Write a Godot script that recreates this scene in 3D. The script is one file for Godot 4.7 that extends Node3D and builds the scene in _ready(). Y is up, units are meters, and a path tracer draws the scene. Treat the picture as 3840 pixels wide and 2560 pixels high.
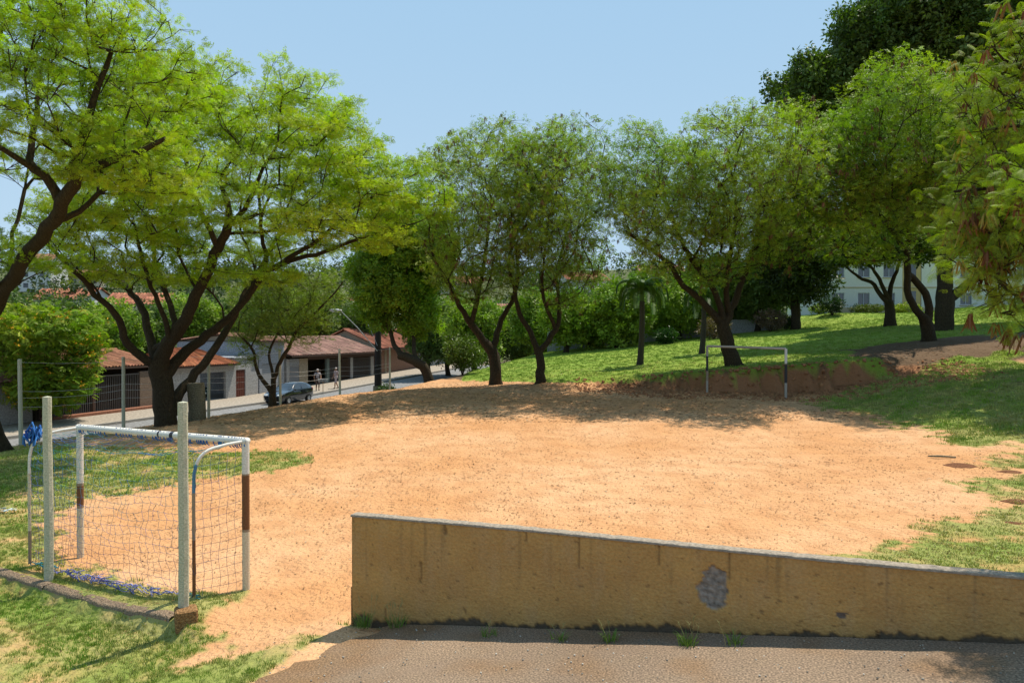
extends Node3D
# A sandy neighbourhood football pitch under trees: yellow wall and grass in front, a street of low houses to the left, a lawn with an apartment block to the right.
var rng := RandomNumberGenerator.new()
var nz := FastNoiseLite.new()
var M := {}
var used := {}


class MB:
	var v := PackedVector3Array()
	var n := PackedVector3Array()
	var c := PackedColorArray()
	var ix := PackedInt32Array()
	var col := Color.WHITE

	func vert(p: Vector3, nn: Vector3) -> int:
		v.push_back(p)
		n.push_back(nn)
		c.push_back(col)
		return v.size() - 1

	func tri(a: Vector3, b: Vector3, d: Vector3) -> void:
		var nn := (d - a).cross(b - a).normalized()
		var i := v.size()
		vert(a, nn)
		vert(b, nn)
		vert(d, nn)
		ix.append_array([i, i + 1, i + 2])

	func quad(a: Vector3, b: Vector3, d: Vector3, e: Vector3) -> void:
		var nn := (d - a).cross(b - a)
		if nn.length_squared() < 1e-14:
			nn = (e - a).cross(d - a)
		nn = nn.normalized()
		var i := v.size()
		vert(a, nn)
		vert(b, nn)
		vert(d, nn)
		vert(e, nn)
		ix.append_array([i, i + 1, i + 2, i, i + 2, i + 3])

	# a box with chamfered edges
	func box(p: Vector3, s: Vector3, bev := 0.0, b := Basis.IDENTITY) -> void:
		var h := s * 0.5
		var k: float = minf(bev, minf(h.x, minf(h.y, h.z)) * 0.6)
		var axes := [Vector3.RIGHT, Vector3.UP, Vector3.BACK]
		for ax in 3:
			for sg in [-1.0, 1.0]:
				var u: int = (ax + 1) % 3
				var w: int = (ax + 2) % 3
				var q := []
				for m in [[-1, -1], [1, -1], [1, 1], [-1, 1]]:
					var r := Vector3.ZERO
					r[ax] = sg * h[ax]
					r[u] = m[0] * (h[u] - k)
					r[w] = m[1] * (h[w] - k)
					q.append(p + b * r)
				if sg > 0:
					quad(q[0], q[3], q[2], q[1])
				else:
					quad(q[0], q[1], q[2], q[3])
		if k > 0.0:
			for ax in 3:
				var u: int = (ax + 1) % 3
				var w: int = (ax + 2) % 3
				for su in [-1.0, 1.0]:
					for sw in [-1.0, 1.0]:
						var q := []
						for m in [[-1, 0], [1, 0], [1, 1], [-1, 1]]:
							var r := Vector3.ZERO
							r[ax] = m[0] * (h[ax] - k)
							r[u] = su * (h[u] - (k if m[1] == 1 else 0.0))
							r[w] = sw * (h[w] - (0.0 if m[1] == 1 else k))
							q.append(p + b * r)
						if su * sw > 0:
							quad(q[0], q[1], q[2], q[3])
						else:
							quad(q[0], q[3], q[2], q[1])
			for sx in [-1.0, 1.0]:
				for sy in [-1.0, 1.0]:
					for sz in [-1.0, 1.0]:
						var a := p + b * Vector3(sx * h.x, sy * (h.y - k), sz * (h.z - k))
						var d := p + b * Vector3(sx * (h.x - k), sy * h.y, sz * (h.z - k))
						var e := p + b * Vector3(sx * (h.x - k), sy * (h.y - k), sz * h.z)
						if sx * sy * sz > 0:
							tri(a, e, d)
						else:
							tri(a, d, e)

	# a tube along pts with one radius per point
	func tube(pts: PackedVector3Array, rad: PackedFloat32Array, sides: int, cap := true, lump := 0.0) -> void:
		var k := pts.size()
		if k < 2:
			return
		var up := Vector3(0.13, 0.31, 0.94)
		var first := v.size()
		for i in k:
			var t: Vector3 = pts[mini(i + 1, k - 1)] - pts[maxi(i - 1, 0)]
			t = t.normalized() if t.length_squared() > 1e-12 else Vector3.UP
			var a := up - t * up.dot(t)
			if a.length_squared() < 1e-4:
				a = t.cross(Vector3(1, 0.2, 0.1))
			a = a.normalized()
			up = a
			var b := t.cross(a)
			for s in sides:
				var an := TAU * s / sides
				var o := a * cos(an) + b * sin(an)
				var r: float = rad[i]
				if lump > 0.0:
					r *= 1.0 + lump * (sin(an * 3.0 + i * 0.37) * 0.6 + sin(an * 5.0 - i * 0.9) * 0.4)
				vert(pts[i] + o * r, o)
		for i in k - 1:
			for s in sides:
				var a := first + i * sides + s
				var b := first + i * sides + (s + 1) % sides
				ix.append_array([a, a + sides, b, b, a + sides, b + sides])
		if cap:
			for e in [0, k - 1]:
				var ctr := vert(pts[e], (pts[e] - pts[1 if e == 0 else k - 2]).normalized())
				for s in sides:
					var a: int = first + e * sides + s
					var b: int = first + e * sides + (s + 1) % sides
					if e == 0:
						ix.append_array([ctr, a, b])
					else:
						ix.append_array([ctr, b, a])

	func rod(a: Vector3, b: Vector3, r0: float, r1: float, sides := 6) -> void:
		tube(PackedVector3Array([a, b]), PackedFloat32Array([r0, r1]), sides)

	# a solid of revolution round the y axis of b at p: prof holds (radius, height)
	func lathe(prof: Array, sides: int, p := Vector3.ZERO, b := Basis.IDENTITY) -> void:
		for i in prof.size() - 1:
			for s in sides:
				var a0 := TAU * s / sides
				var a1 := TAU * (s + 1) / sides
				quad(turned(prof[i], a0, p, b), turned(prof[i], a1, p, b), turned(prof[i + 1], a1, p, b), turned(prof[i + 1], a0, p, b))

	func turned(q: Vector2, an: float, p: Vector3, b: Basis) -> Vector3:
		return p + b * Vector3(q.x * cos(an), q.y, q.x * sin(an))

	# loft of closed rings of equal length, smooth round the ring
	func loft(rings: Array) -> void:
		var k: int = rings[0].size()
		for i in rings.size() - 1:
			for s in k:
				var s2: int = (s + 1) % k
				quad(rings[i][s], rings[i][s2], rings[i + 1][s2], rings[i + 1][s])

	func mesh(smooth := false) -> ArrayMesh:
		var arr := []
		arr.resize(Mesh.ARRAY_MAX)
		arr[Mesh.ARRAY_VERTEX] = v
		arr[Mesh.ARRAY_NORMAL] = n
		arr[Mesh.ARRAY_COLOR] = c
		arr[Mesh.ARRAY_INDEX] = ix
		var m := ArrayMesh.new()
		m.add_surface_from_arrays(Mesh.PRIMITIVE_TRIANGLES, arr)
		if smooth:
			var st := SurfaceTool.new()
			st.create_from(m, 0)
			st.generate_normals()
			m = st.commit()
		return m


func numbered(called: String) -> String:
	var k: int = used.get(called, 0)
	used[called] = k + 1
	return called if k == 0 else "%s_%03d" % [called, k]


func part(called: String, m: Mesh, mt: Material, parent: Node3D) -> MeshInstance3D:
	var o := MeshInstance3D.new()
	o.name = called
	o.mesh = m
	o.material_override = mt
	parent.add_child(o, true)
	return o


func tag(o: Node, label: String, category: String, group := "") -> Node:
	o.set_meta("label", label)
	o.set_meta("category", category)
	if group:
		o.set_meta("group", group)
	return o


func thing(called: String, label: String, category: String, at: Vector3, turn := 0.0, group := "") -> Node3D:
	var o := Node3D.new()
	o.name = numbered(called)
	add_child(o, true)
	o.position = at
	o.rotation.y = turn
	tag(o, label, category, group)
	return o


func single(called: String, label: String, category: String, m: Mesh, mt: Material, at: Vector3, turn := 0.0, group := "") -> MeshInstance3D:
	var o := MeshInstance3D.new()
	o.name = numbered(called)
	o.mesh = m
	o.material_override = mt
	add_child(o, true)
	o.position = at
	o.rotation.y = turn
	tag(o, label, category, group)
	return o


func structure(called: String, m: Mesh, mt: Material) -> MeshInstance3D:
	var o := MeshInstance3D.new()
	o.name = numbered(called)
	o.mesh = m
	o.material_override = mt
	o.set_meta("kind", "structure")
	add_child(o, true)
	return o


# many copies of one small mesh: leaves of a crown, blades of a lawn
func scatter(called: String, m: Mesh, mt: Material, xf: Array[Transform3D], cols: PackedColorArray, parent: Node3D) -> MultiMeshInstance3D:
	var mm := MultiMesh.new()
	mm.transform_format = MultiMesh.TRANSFORM_3D
	mm.use_colors = true
	mm.mesh = m
	mm.instance_count = xf.size()
	for i in xf.size():
		mm.set_instance_transform(i, xf[i])
		mm.set_instance_color(i, cols[i])
	var o := MultiMeshInstance3D.new()
	o.name = called
	o.multimesh = mm
	o.material_override = mt
	parent.add_child(o, true)
	return o


func noise_tex(freq: float, octaves: int, lo: float, hi: float, size := 512, tint_a := Color.WHITE, tint_b := Color.WHITE, sd := 1, type := FastNoiseLite.TYPE_SIMPLEX_SMOOTH) -> NoiseTexture2D:
	var f := FastNoiseLite.new()
	f.seed = sd
	f.noise_type = type
	f.frequency = freq
	f.fractal_octaves = octaves
	var t := NoiseTexture2D.new()
	t.width = size
	t.height = size
	t.seamless = true
	t.noise = f
	var g := Gradient.new()
	g.offsets = PackedFloat32Array([0.0, 0.25, 0.75, 1.0])
	var a := Color(tint_a.r * lo, tint_a.g * lo, tint_a.b * lo)
	var b := Color(tint_b.r * hi, tint_b.g * hi, tint_b.b * hi)
	g.colors = PackedColorArray([a, a.lerp(b, 0.3), a.lerp(b, 0.75), b])
	t.color_ramp = g
	return t


# colours are given as linear base colours
func mat(c: Color, rough := 0.9, spec := 0.3, metal := 0.0) -> StandardMaterial3D:
	var m := StandardMaterial3D.new()
	m.albedo_color = c.linear_to_srgb()
	m.roughness = rough
	m.metallic_specular = spec
	m.metallic = metal
	return m


func textured(c: Color, tex: Texture2D, scale: float, bump: Texture2D = null, bump_cm := 0.0, rough := 0.92, world := true) -> StandardMaterial3D:
	var m := mat(c, rough)
	m.albedo_texture = tex
	m.uv1_triplanar = true
	m.uv1_world_triplanar = world
	m.uv1_scale = Vector3.ONE * scale
	if bump:
		m.heightmap_enabled = true
		m.heightmap_texture = bump
		m.heightmap_scale = bump_cm
	return m


func painted(m: StandardMaterial3D) -> StandardMaterial3D:
	m.vertex_color_use_as_albedo = true
	return m


func leafy(c: Color, back: Color, rough := 0.6) -> StandardMaterial3D:
	var m := painted(mat(c, rough, 0.35))
	m.backlight_enabled = true
	m.backlight = back
	m.cull_mode = BaseMaterial3D.CULL_DISABLED
	return m


func rr(a: float, b: float) -> float:
	return rng.randf_range(a, b)


# ---------------------------------------------------------------- the lie of the land (x to the right, d metres away from the viewer)
func across_street(x: float, d: float) -> float:
	return -(x + 16.8) * 0.943 + (d - 25.3) * 0.332


func along_street(x: float, d: float) -> float:
	return (x + 16.8) * 0.332 + (d - 25.3) * 0.943


func street_point(t: float, s: float) -> Vector2:
	return Vector2(-16.8 + 0.332 * t - 0.943 * s, 25.3 + 0.943 * t + 0.332 * s)


func street_y(t: float) -> float:
	return -1.5 + 0.03 * maxf(0.0, t - 28.0)


const SCARP := [-4.65, 44.9, -1.83, 40.9, 0.53, 37.9, 3.2, 35.4, 5.4, 33.7, 7.6, 32.8, 9.8, 32.4, 12.5, 31.6, 14.9, 30.7, 18.1, 30.0, 20.4, 29.5, 60.0, 24.0]


func scarp_d(x: float) -> float:
	if x < -4.65:
		return 44.9 - 1.42 * (x + 4.65)
	for i in range(0, SCARP.size() - 2, 2):
		if x <= SCARP[i + 2]:
			return lerpf(SCARP[i + 1], SCARP[i + 3], (x - SCARP[i]) / (SCARP[i + 2] - SCARP[i]))
	return 24.0


func scarp_side(x: float, d: float) -> float:
	return d - scarp_d(x) + 0.9 * nz.get_noise_2d(x * 34.0, d * 9.0) + 0.5 * nz.get_noise_2d(x * 120.0, d * 60.0)


func ss(a: float, b: float, x: float) -> float:
	return smoothstep(a, b, x)


func pitch_y(x: float, d: float) -> float:
	var p := ss(10.0, 36.0, d) * (0.75 + 0.015 * clampf(x, -20.0, 14.0)) + 0.03 * clampf(d - 28.0, 0.0, 20.0) * ss(-12.0, -2.0, x)
	p -= 0.36 * ss(33.0, 41.0, d) * ss(3.5, -3.0, x)
	return p + 1.3 * ss(11.5, 19.0, x) * ss(15.0, 25.0, d)


func lawn_y(x: float, d: float) -> float:
	var l := 0.193 + 0.1019 * clampf(x, -20.0, 45.0) + 0.0212 * minf(d, 62.0)
	return lerpf(l, maxf(l, 5.35), ss(62.0, 69.0, d) * ss(24.0, 30.0, x))


func asphalt_w(x: float, d: float) -> float:
	return (x + 1.8) * 0.9455 - (d - 8.3) * 0.3255


func asphalt_q(x: float, d: float) -> float:
	return -(x + 1.8) * 0.3255 - (d - 8.3) * 0.9455


func asphalt_y(x: float, d: float) -> float:
	return 0.25 + 0.1 * clampf(asphalt_w(x, d), -1.5, 14.0)


func kerb_side(x: float, d: float) -> float:
	return -((x + 7.6) * 0.4897 + (d - 10.9) * 0.8719)


func land(x: float, d: float) -> float:
	var y := pitch_y(x, d)
	# eroded step up to the lawn
	var sd := scarp_side(x, d)
	if sd > -0.6:
		var w := lerpf(lerpf(2.5, 0.4, ss(0.0, 10.0, x)), 3.2, ss(14.0, 17.5, x))
		y = lerpf(y, maxf(lawn_y(x, d), y - 0.4), ss(-0.25 * w, 0.75 * w, sd))
	# a bump of turf at the goal's back corner
	y += 0.1 * exp(-((x + 4.1) * (x + 4.1) + (d - 9.4) * (d - 9.4)) * 2.2)
	# lower grass on the near side of the kerb
	if d < 16.0:
		y -= 0.16 * ss(0.02, 0.2, kerb_side(x, d)) * ss(-3.3, -4.1, x)
		var w := asphalt_w(x, d)
		var q := asphalt_q(x, d)
		var soft := lerpf(0.12, 1.3, ss(0.1, -0.7, w))
		y = lerpf(y, asphalt_y(x, d) - 0.05, ss(-1.5, -0.1, w) * ss(-soft, 0.0, q + 0.04))
	# down to the street
	var s := across_street(x, d)
	if s > -6.0:
		var t := along_street(x, d)
		var edge := lerpf(-0.35, maxf(-0.35, street_y(t) + 0.7), ss(40.0, 55.0, t))
		y = lerpf(y, edge, ss(-6.0, 0.0, s))
		y = lerpf(y, street_y(t) - 0.08, ss(0.3, 2.5, s))
	# far hillside
	var far := 0.5 + 27.0 * ss(95.0, 330.0, d + 0.12 * absf(x)) + 4.0 * nz.get_noise_2d(x * 1.1, d * 1.1)
	y = lerpf(y, far, ss(85.0, 130.0, d))
	return y


func ground_at(x: float, d: float) -> Vector3:
	return Vector3(x, land(x, d), -d)


func _ready() -> void:
	rng.seed = 7
	nz.seed = 11
	nz.frequency = 0.01
	nz.fractal_octaves = 3
	view_and_light()
	materials()
	ground()
	street()
	print("ground ", Time.get_ticks_msec())
	front_wall()
	street_houses()
	apartment_block()
	far_houses()
	print("buildings ", Time.get_ticks_msec())
	trees()
	print("trees ", Time.get_ticks_msec())
	goals()
	posts_and_fence()
	parked_car()
	people()
	lamp_pole()
	print("objects ", Time.get_ticks_msec())
	grass_and_litter()
	small_things()
	print("all ", Time.get_ticks_msec())


func view_and_light() -> void:
	var cam := Camera3D.new()
	cam.name = "camera"
	cam.fov = 49.51
	cam.near = 0.05
	cam.far = 3000.0
	add_child(cam)
	cam.position = Vector3(0, 3.5, 0)
	cam.rotation_degrees = Vector3(-0.64, 0, 0)
	cam.current = true
	var sky := ProceduralSkyMaterial.new()
	sky.sky_top_color = Color(0.535, 0.68, 0.805)
	sky.sky_horizon_color = Color(0.685, 0.772, 0.835)
	sky.sky_curve = 0.22
	sky.ground_bottom_color = Color(0.42, 0.36, 0.28)
	sky.ground_horizon_color = Color(0.66, 0.72, 0.74)
	sky.sun_angle_max = 2.0
	var sk := Sky.new()
	sk.sky_material = sky
	var e := Environment.new()
	e.background_mode = Environment.BG_SKY
	e.sky = sk
	e.tonemap_mode = Environment.TONE_MAPPER_LINEAR
	e.tonemap_exposure = 1.35
	e.sdfgi_enabled = true
	e.ssao_enabled = true
	e.ssil_enabled = true
	var we := WorldEnvironment.new()
	we.name = "environment"
	we.environment = e
	add_child(we)
	var sun := DirectionalLight3D.new()
	sun.name = "sun"
	sun.light_energy = 1.5
	sun.light_color = Color(1.0, 0.965, 0.9)
	sun.light_angular_distance = 0.5
	sun.shadow_enabled = true
	add_child(sun)
	sun.look_at_from_position(Vector3.ZERO, Vector3(-0.29, -1.0, 0.3), Vector3.FORWARD)


func materials() -> void:
	var grain := noise_tex(0.09, 5, 0.72, 1.0, 512)
	var speck := noise_tex(0.11, 4, 0.0, 1.0, 1024, Color.WHITE, Color.WHITE, 15)
	speck.color_ramp.offsets = PackedFloat32Array([0.0, 0.2, 0.34, 1.0])
	speck.color_ramp.colors = PackedColorArray([Color(0.5, 0.46, 0.43), Color(0.72, 0.69, 0.66), Color(0.93, 0.92, 0.91), Color(1, 1, 1)])
	var rough := noise_tex(0.03, 5, 0.6, 1.0, 512, Color.WHITE, Color.WHITE, 5)
	var relief := noise_tex(0.045, 5, 0.0, 1.0, 512, Color.WHITE, Color.WHITE, 9)
	M.ground = painted(textured(Color.WHITE, speck, 0.33, relief, 5.5, 0.96))
	M.bark = textured(Color(0.115, 0.083, 0.058), noise_tex(0.05, 5, 0.45, 1.0, 256, Color(1, 0.94, 0.88), Color(0.95, 1, 0.92), 21), 1.1, relief, 5.0, 0.95)
	M.bark.uv1_scale = Vector3(1.9, 0.5, 1.9)
	M.bark_light = textured(Color(0.36, 0.32, 0.21), noise_tex(0.05, 5, 0.5, 1.0, 256, Color.WHITE, Color.WHITE, 22), 1.1, relief, 4.0, 0.95)
	M.palm_trunk = textured(Color(0.10, 0.085, 0.07), rough, 2.0, relief, 2.0)
	M.crownshaft = mat(Color(0.09, 0.15, 0.04), 0.6)
	M.palm_leaf = leafy(Color.WHITE, Color(0.35, 0.45, 0.12), 0.5)
	M.leaf = leafy(Color.WHITE, Color(0.82, 0.95, 0.3), 0.55)
	M.leaf_mid = leafy(Color.WHITE, Color(0.8, 0.92, 0.3), 0.5)
	M.leaf_broad = leafy(Color.WHITE, Color(0.7, 0.82, 0.25), 0.42)
	M.grass = leafy(Color.WHITE, Color(0.5, 0.55, 0.2), 0.65)
	M.pods = leafy(Color.WHITE, Color(0.4, 0.3, 0.15), 0.7)
	M.litter = painted(mat(Color.WHITE, 0.9))
	M.asphalt = painted(textured(Color.WHITE, noise_tex(0.22, 3, 0.4, 1.0, 512, Color(0.9, 0.95, 1.0), Color.WHITE, 31), 0.36, noise_tex(0.2, 3, 0.0, 1.0, 512, Color.WHITE, Color.WHITE, 32), 1.4, 0.95))
	M.road = textured(Color(0.30, 0.295, 0.29), rough, 0.25, relief, 1.0)
	M.sidewalk = textured(Color(0.47, 0.40, 0.32), rough, 0.35, relief, 1.5)
	M.kerbstone = textured(Color(0.42, 0.39, 0.35), rough, 0.8, relief, 1.5)
	M.plaster = painted(textured(Color.WHITE, noise_tex(0.06, 5, 0.8, 1.0, 512, Color.WHITE, Color.WHITE, 41), 0.8, noise_tex(0.07, 5, 0.0, 1.0, 512, Color.WHITE, Color.WHITE, 42), 0.9, 0.93))
	M.coping = textured(Color(0.43, 0.36, 0.28), rough, 1.3, relief, 0.8)
	M.concrete = textured(Color(0.68, 0.66, 0.56), noise_tex(0.04, 5, 0.66, 1.0, 512, Color(0.95, 1, 0.9), Color(1, 0.98, 0.95), 51), 1.6, relief, 0.5)
	M.old_concrete = textured(Color(0.55, 0.40, 0.27), noise_tex(0.05, 5, 0.4, 1.0, 512, Color(0.9, 0.85, 0.8), Color.WHITE, 52), 1.4, relief, 3.0)
	M.old_brick = textured(Color(0.62, 0.36, 0.16), noise_tex(0.06, 5, 0.45, 1.0, 256, Color(0.8, 0.7, 0.6), Color.WHITE, 53), 2.2, relief, 2.0)
	M.goal = painted(textured(Color.WHITE, noise_tex(0.05, 5, 0.82, 1.0, 256, Color(1, 0.96, 0.9), Color.WHITE, 61), 2.5, null, 0.0, 0.5))
	M.net = painted(mat(Color.WHITE, 0.8))
	M.wire = mat(Color(0.5, 0.5, 0.48), 0.5, 0.5)
	M.steel = mat(Color(0.42, 0.43, 0.43), 0.45, 0.5, 0.4)
	M.dark_wood = textured(Color(0.045, 0.038, 0.032), rough, 1.2, relief, 2.0)
	M.tile = painted(textured(Color.WHITE, noise_tex(0.08, 4, 0.62, 1.0, 256, Color(0.95, 0.9, 0.88), Color.WHITE, 71), 0.9, null, 0.0, 0.9))
	M.house_white = textured(Color(0.50, 0.49, 0.48), rough, 0.5, relief, 1.0)
	M.house_grey = textured(Color(0.40, 0.42, 0.46), rough, 0.5, relief, 1.0)
	M.house_beige = textured(Color(0.46, 0.38, 0.28), rough, 0.5, relief, 1.0)
	M.house_pink = textured(Color(0.40, 0.235, 0.17), rough, 0.5, relief, 1.0)
	M.house_brown = textured(Color(0.26, 0.19, 0.14), rough, 0.6, relief, 1.0)
	M.brickred = textured(Color(0.36, 0.16, 0.10), rough, 0.6, relief, 1.0)
	M.inside = mat(Color(0.34, 0.32, 0.30), 0.95)
	M.gate_dark = mat(Color(0.10, 0.09, 0.085), 0.6)
	M.gate_brown = mat(Color(0.07, 0.045, 0.035), 0.6)
	M.gate_grey = mat(Color(0.27, 0.28, 0.30), 0.5)
	M.gate_green = mat(Color(0.12, 0.15, 0.14), 0.5)
	M.door = mat(Color(0.10, 0.032, 0.022), 0.55)
	M.white_paint = mat(Color(0.72, 0.72, 0.70), 0.6)
	M.block = textured(Color(0.82, 0.82, 0.76), grain, 0.3)
	M.block_base = textured(Color(0.66, 0.52, 0.34), grain, 0.3)
	M.block_ochre = textured(Color(0.66, 0.50, 0.24), grain, 0.3)
	M.frame = mat(Color(0.42, 0.45, 0.48), 0.45, 0.5, 0.3)
	M.glass = mat(Color(0.03, 0.038, 0.045), 0.08, 0.7)
	M.paint_black = mat(Color(0.008, 0.0085, 0.01), 0.18, 0.6)
	M.paint_black.clearcoat_enabled = true
	M.paint_black.clearcoat_roughness = 0.05
	M.paint_teal = mat(Color(0.02, 0.09, 0.11), 0.25, 0.6)
	M.rubber = mat(Color(0.014, 0.014, 0.014), 0.85)
	M.rim = mat(Color(0.45, 0.46, 0.47), 0.3, 0.6, 0.7)
	M.lamp_glass = mat(Color(0.75, 0.77, 0.78), 0.12, 0.7)
	M.red_lens = mat(Color(0.35, 0.012, 0.01), 0.2, 0.6)
	M.skin = painted(mat(Color.WHITE, 0.75, 0.35))
	M.stone = textured(Color(0.05, 0.047, 0.045), rough, 3.0, relief, 2.0)
	M.plastic = mat(Color(0.66, 0.75, 0.74), 0.3, 0.6)
	M.red_soil = textured(Color(0.42, 0.18, 0.085), rough, 3.0, relief, 4.0)
	M.clump = broad_clump_mesh(9, 0.16, 0.2, 3)
	M.clump_big = broad_clump_mesh(12, 0.26, 0.32, 4)
	M.feather = wisp_mesh(18, 0.085, 0.0145, 0.2, 0.5, 12)
	M.wisp_near = wisp_mesh(24, 0.06, 0.0095, 0.17, 0.45, 13)
	M.feather_big = feather_mesh(5, 0.42, 0.2, 0.03)
	M.fine_leaf = fine_leaf_mesh()
	M.pod = pod_bunch_mesh(6, 0.2, 0.022, 5)
	M.pod_fine = pod_bunch_mesh(9, 0.17, 0.017, 6)
	M.blossom = broad_clump_mesh(8, 0.07, 0.07, 8)


# ---------------------------------------------------------------- the ground
var sand_area := PackedVector2Array([Vector2(-3.96, 9.14), Vector2(-3.67, 8.84), Vector2(-3.36, 8.21), Vector2(-3.71, 7.88), Vector2(-2.97, 7.70), Vector2(-2.27, 8.09), Vector2(-1.96, 8.21), Vector2(-1.90, 8.35), Vector2(-1.50, 8.90), Vector2(4.60, 10.60), Vector2(4.93, 11.57), Vector2(5.65, 11.66), Vector2(7.33, 12.92), Vector2(9.63, 14.57), Vector2(9.98, 16.49), Vector2(10.72, 17.21), Vector2(14.00, 16.90), Vector2(14.50, 17.40), Vector2(11.43, 17.93), Vector2(12.14, 19.22), Vector2(13.42, 19.40), Vector2(15.20, 19.90), Vector2(12.78, 20.42), Vector2(12.86, 21.56), Vector2(12.50, 23.00), Vector2(12.38, 24.65), Vector2(12.12, 26.63), Vector2(11.67, 28.19), Vector2(12.36, 29.63), Vector2(13.94, 30.23), Vector2(15.00, 31.50), Vector2(10.00, 34.00), Vector2(0.00, 40.00), Vector2(-6.00, 47.00), Vector2(-12.00, 50.00), Vector2(-19.00, 27.50), Vector2(-17.09, 24.71), Vector2(-11.45, 21.02), Vector2(-8.78, 20.57), Vector2(-6.95, 20.51), Vector2(-5.72, 20.00), Vector2(-5.31, 19.22), Vector2(-5.88, 17.99), Vector2(-7.18, 16.82), Vector2(-8.64, 15.86), Vector2(-8.93, 14.66), Vector2(-8.14, 13.01), Vector2(-7.05, 11.45), Vector2(-5.80, 10.64), Vector2(-5.07, 10.19), Vector2(-4.26, 9.59), Vector2(-4.00, 9.62), Vector2(-3.62, 9.92), Vector2(-3.49, 9.80), Vector2(-3.49, 9.47)])
var bare_area := PackedVector2Array([Vector2(17.18, 37.25), Vector2(19.26, 37.46), Vector2(21.58, 38.45), Vector2(23.31, 36.89), Vector2(26.00, 36.00), Vector2(24.00, 31.00), Vector2(18.08, 30.02), Vector2(15.71, 30.56), Vector2(14.86, 31.43)])


func is_sand(x: float, d: float) -> bool:
	var a := 0.16 + 0.02 * clampf(d - 8.0, 0.0, 20.0)
	var q := Vector2(x + a * 1.6 * nz.get_noise_2d(x * 55.0, d * 55.0 + 300.0) + a * 1.5 * nz.get_noise_2d(x * 260.0, d * 260.0), d + a * 1.6 * nz.get_noise_2d(x * 55.0 + 500.0, d * 55.0) + a * 1.5 * nz.get_noise_2d(x * 260.0, d * 260.0 + 90.0))
	return Geometry2D.is_point_in_polygon(q, sand_area)


# how much grass grows at a spot, 0 to 1
func grassy(x: float, d: float) -> float:
	if d > 29.0 and scarp_side(x, d) > lerpf(0.32, -1.5, ss(14.5, 16.5, x)) and across_street(x, d) < -2.0:
		var q := Vector2(x + 1.2 * nz.get_noise_2d(x * 30.0, d * 30.0), d + 1.2 * nz.get_noise_2d(x * 30.0 + 99.0, d * 30.0))
		if x < -3.0:
			return 0.0
		return 0.0 if Geometry2D.is_point_in_polygon(q, bare_area) else 1.0
	if scarp_side(x, d) > -0.7 and x < 15.5 + 1.5 * nz.get_noise_2d(x * 50.0, d * 50.0):
		return 0.0
	var s := across_street(x, d)
	if s > -1.5:
		return 0.25 + 0.6 * nz.get_noise_2d(x * 40.0, d * 40.0) if s < 2.4 else 0.0
	if is_sand(x, d):
		return 0.0
	if asphalt_q(x, d) > 0.0 and asphalt_w(x, d) > -0.2:
		return 0.0
	var lush := 0.5 * ss(19.0, 23.0, d) * ss(9.0, 12.0, x)
	return clampf(0.78 + lush + 0.75 * nz.get_noise_2d(x * 60.0 + 40.0, d * 60.0) + 0.5 * nz.get_noise_2d(x * 240.0, d * 240.0), 0.08, 1.0)


func soil_color(x: float, d: float) -> Color:
	var a := nz.get_noise_2d(x * 18.0, d * 18.0)
	var b := nz.get_noise_2d(x * 130.0, d * 130.0 + 50.0)
	var c := Color(0.585, 0.305, 0.135).lerp(Color(0.67, 0.40, 0.215), clampf(0.5 + 1.0 * a, 0.0, 1.0))
	c = c.lerp(Color(0.45, 0.215, 0.09), clampf(0.6 * b + 0.15, 0.0, 0.6))
	return c


func land_color(x: float, d: float) -> Color:
	if d > 95.0:
		return Color(0.10, 0.12, 0.05)
	var s := across_street(x, d)
	if s > 2.4:
		return Color(0.25, 0.19, 0.13)
	var c := soil_color(x, d)
	var sd := scarp_side(x, d)
	if sd > -1.6 and x > 4.0 and x < 17.0 and sd < 0.5:
		c = c.lerp(Color(0.32, 0.155, 0.075), ss(-1.6, -0.4, sd))
	var g := grassy(x, d)
	if g > 0.0:
		var k := clampf(0.5 + nz.get_noise_2d(x * 35.0, d * 35.0 + 700.0), 0.0, 1.0)
		var green := Color(0.19, 0.26, 0.05).lerp(Color(0.34, 0.32, 0.11), k)
		if sd > 0.0:
			green = Color(0.18, 0.29, 0.035).lerp(Color(0.25, 0.33, 0.05), k)
		c = c.lerp(green, minf(1.0, g * 1.25))
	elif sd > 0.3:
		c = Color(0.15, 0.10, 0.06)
	return c


func steps(list: Array) -> PackedFloat32Array:
	var out := PackedFloat32Array()
	for k in range(0, list.size() - 2, 2):
		var a: float = list[k]
		var b: float = list[k + 2]
		var n := maxi(1, roundi((b - a) / list[k + 1]))
		for i in n:
			out.push_back(a + (b - a) * i / n)
	out.push_back(list[list.size() - 1])
	return out


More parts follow.
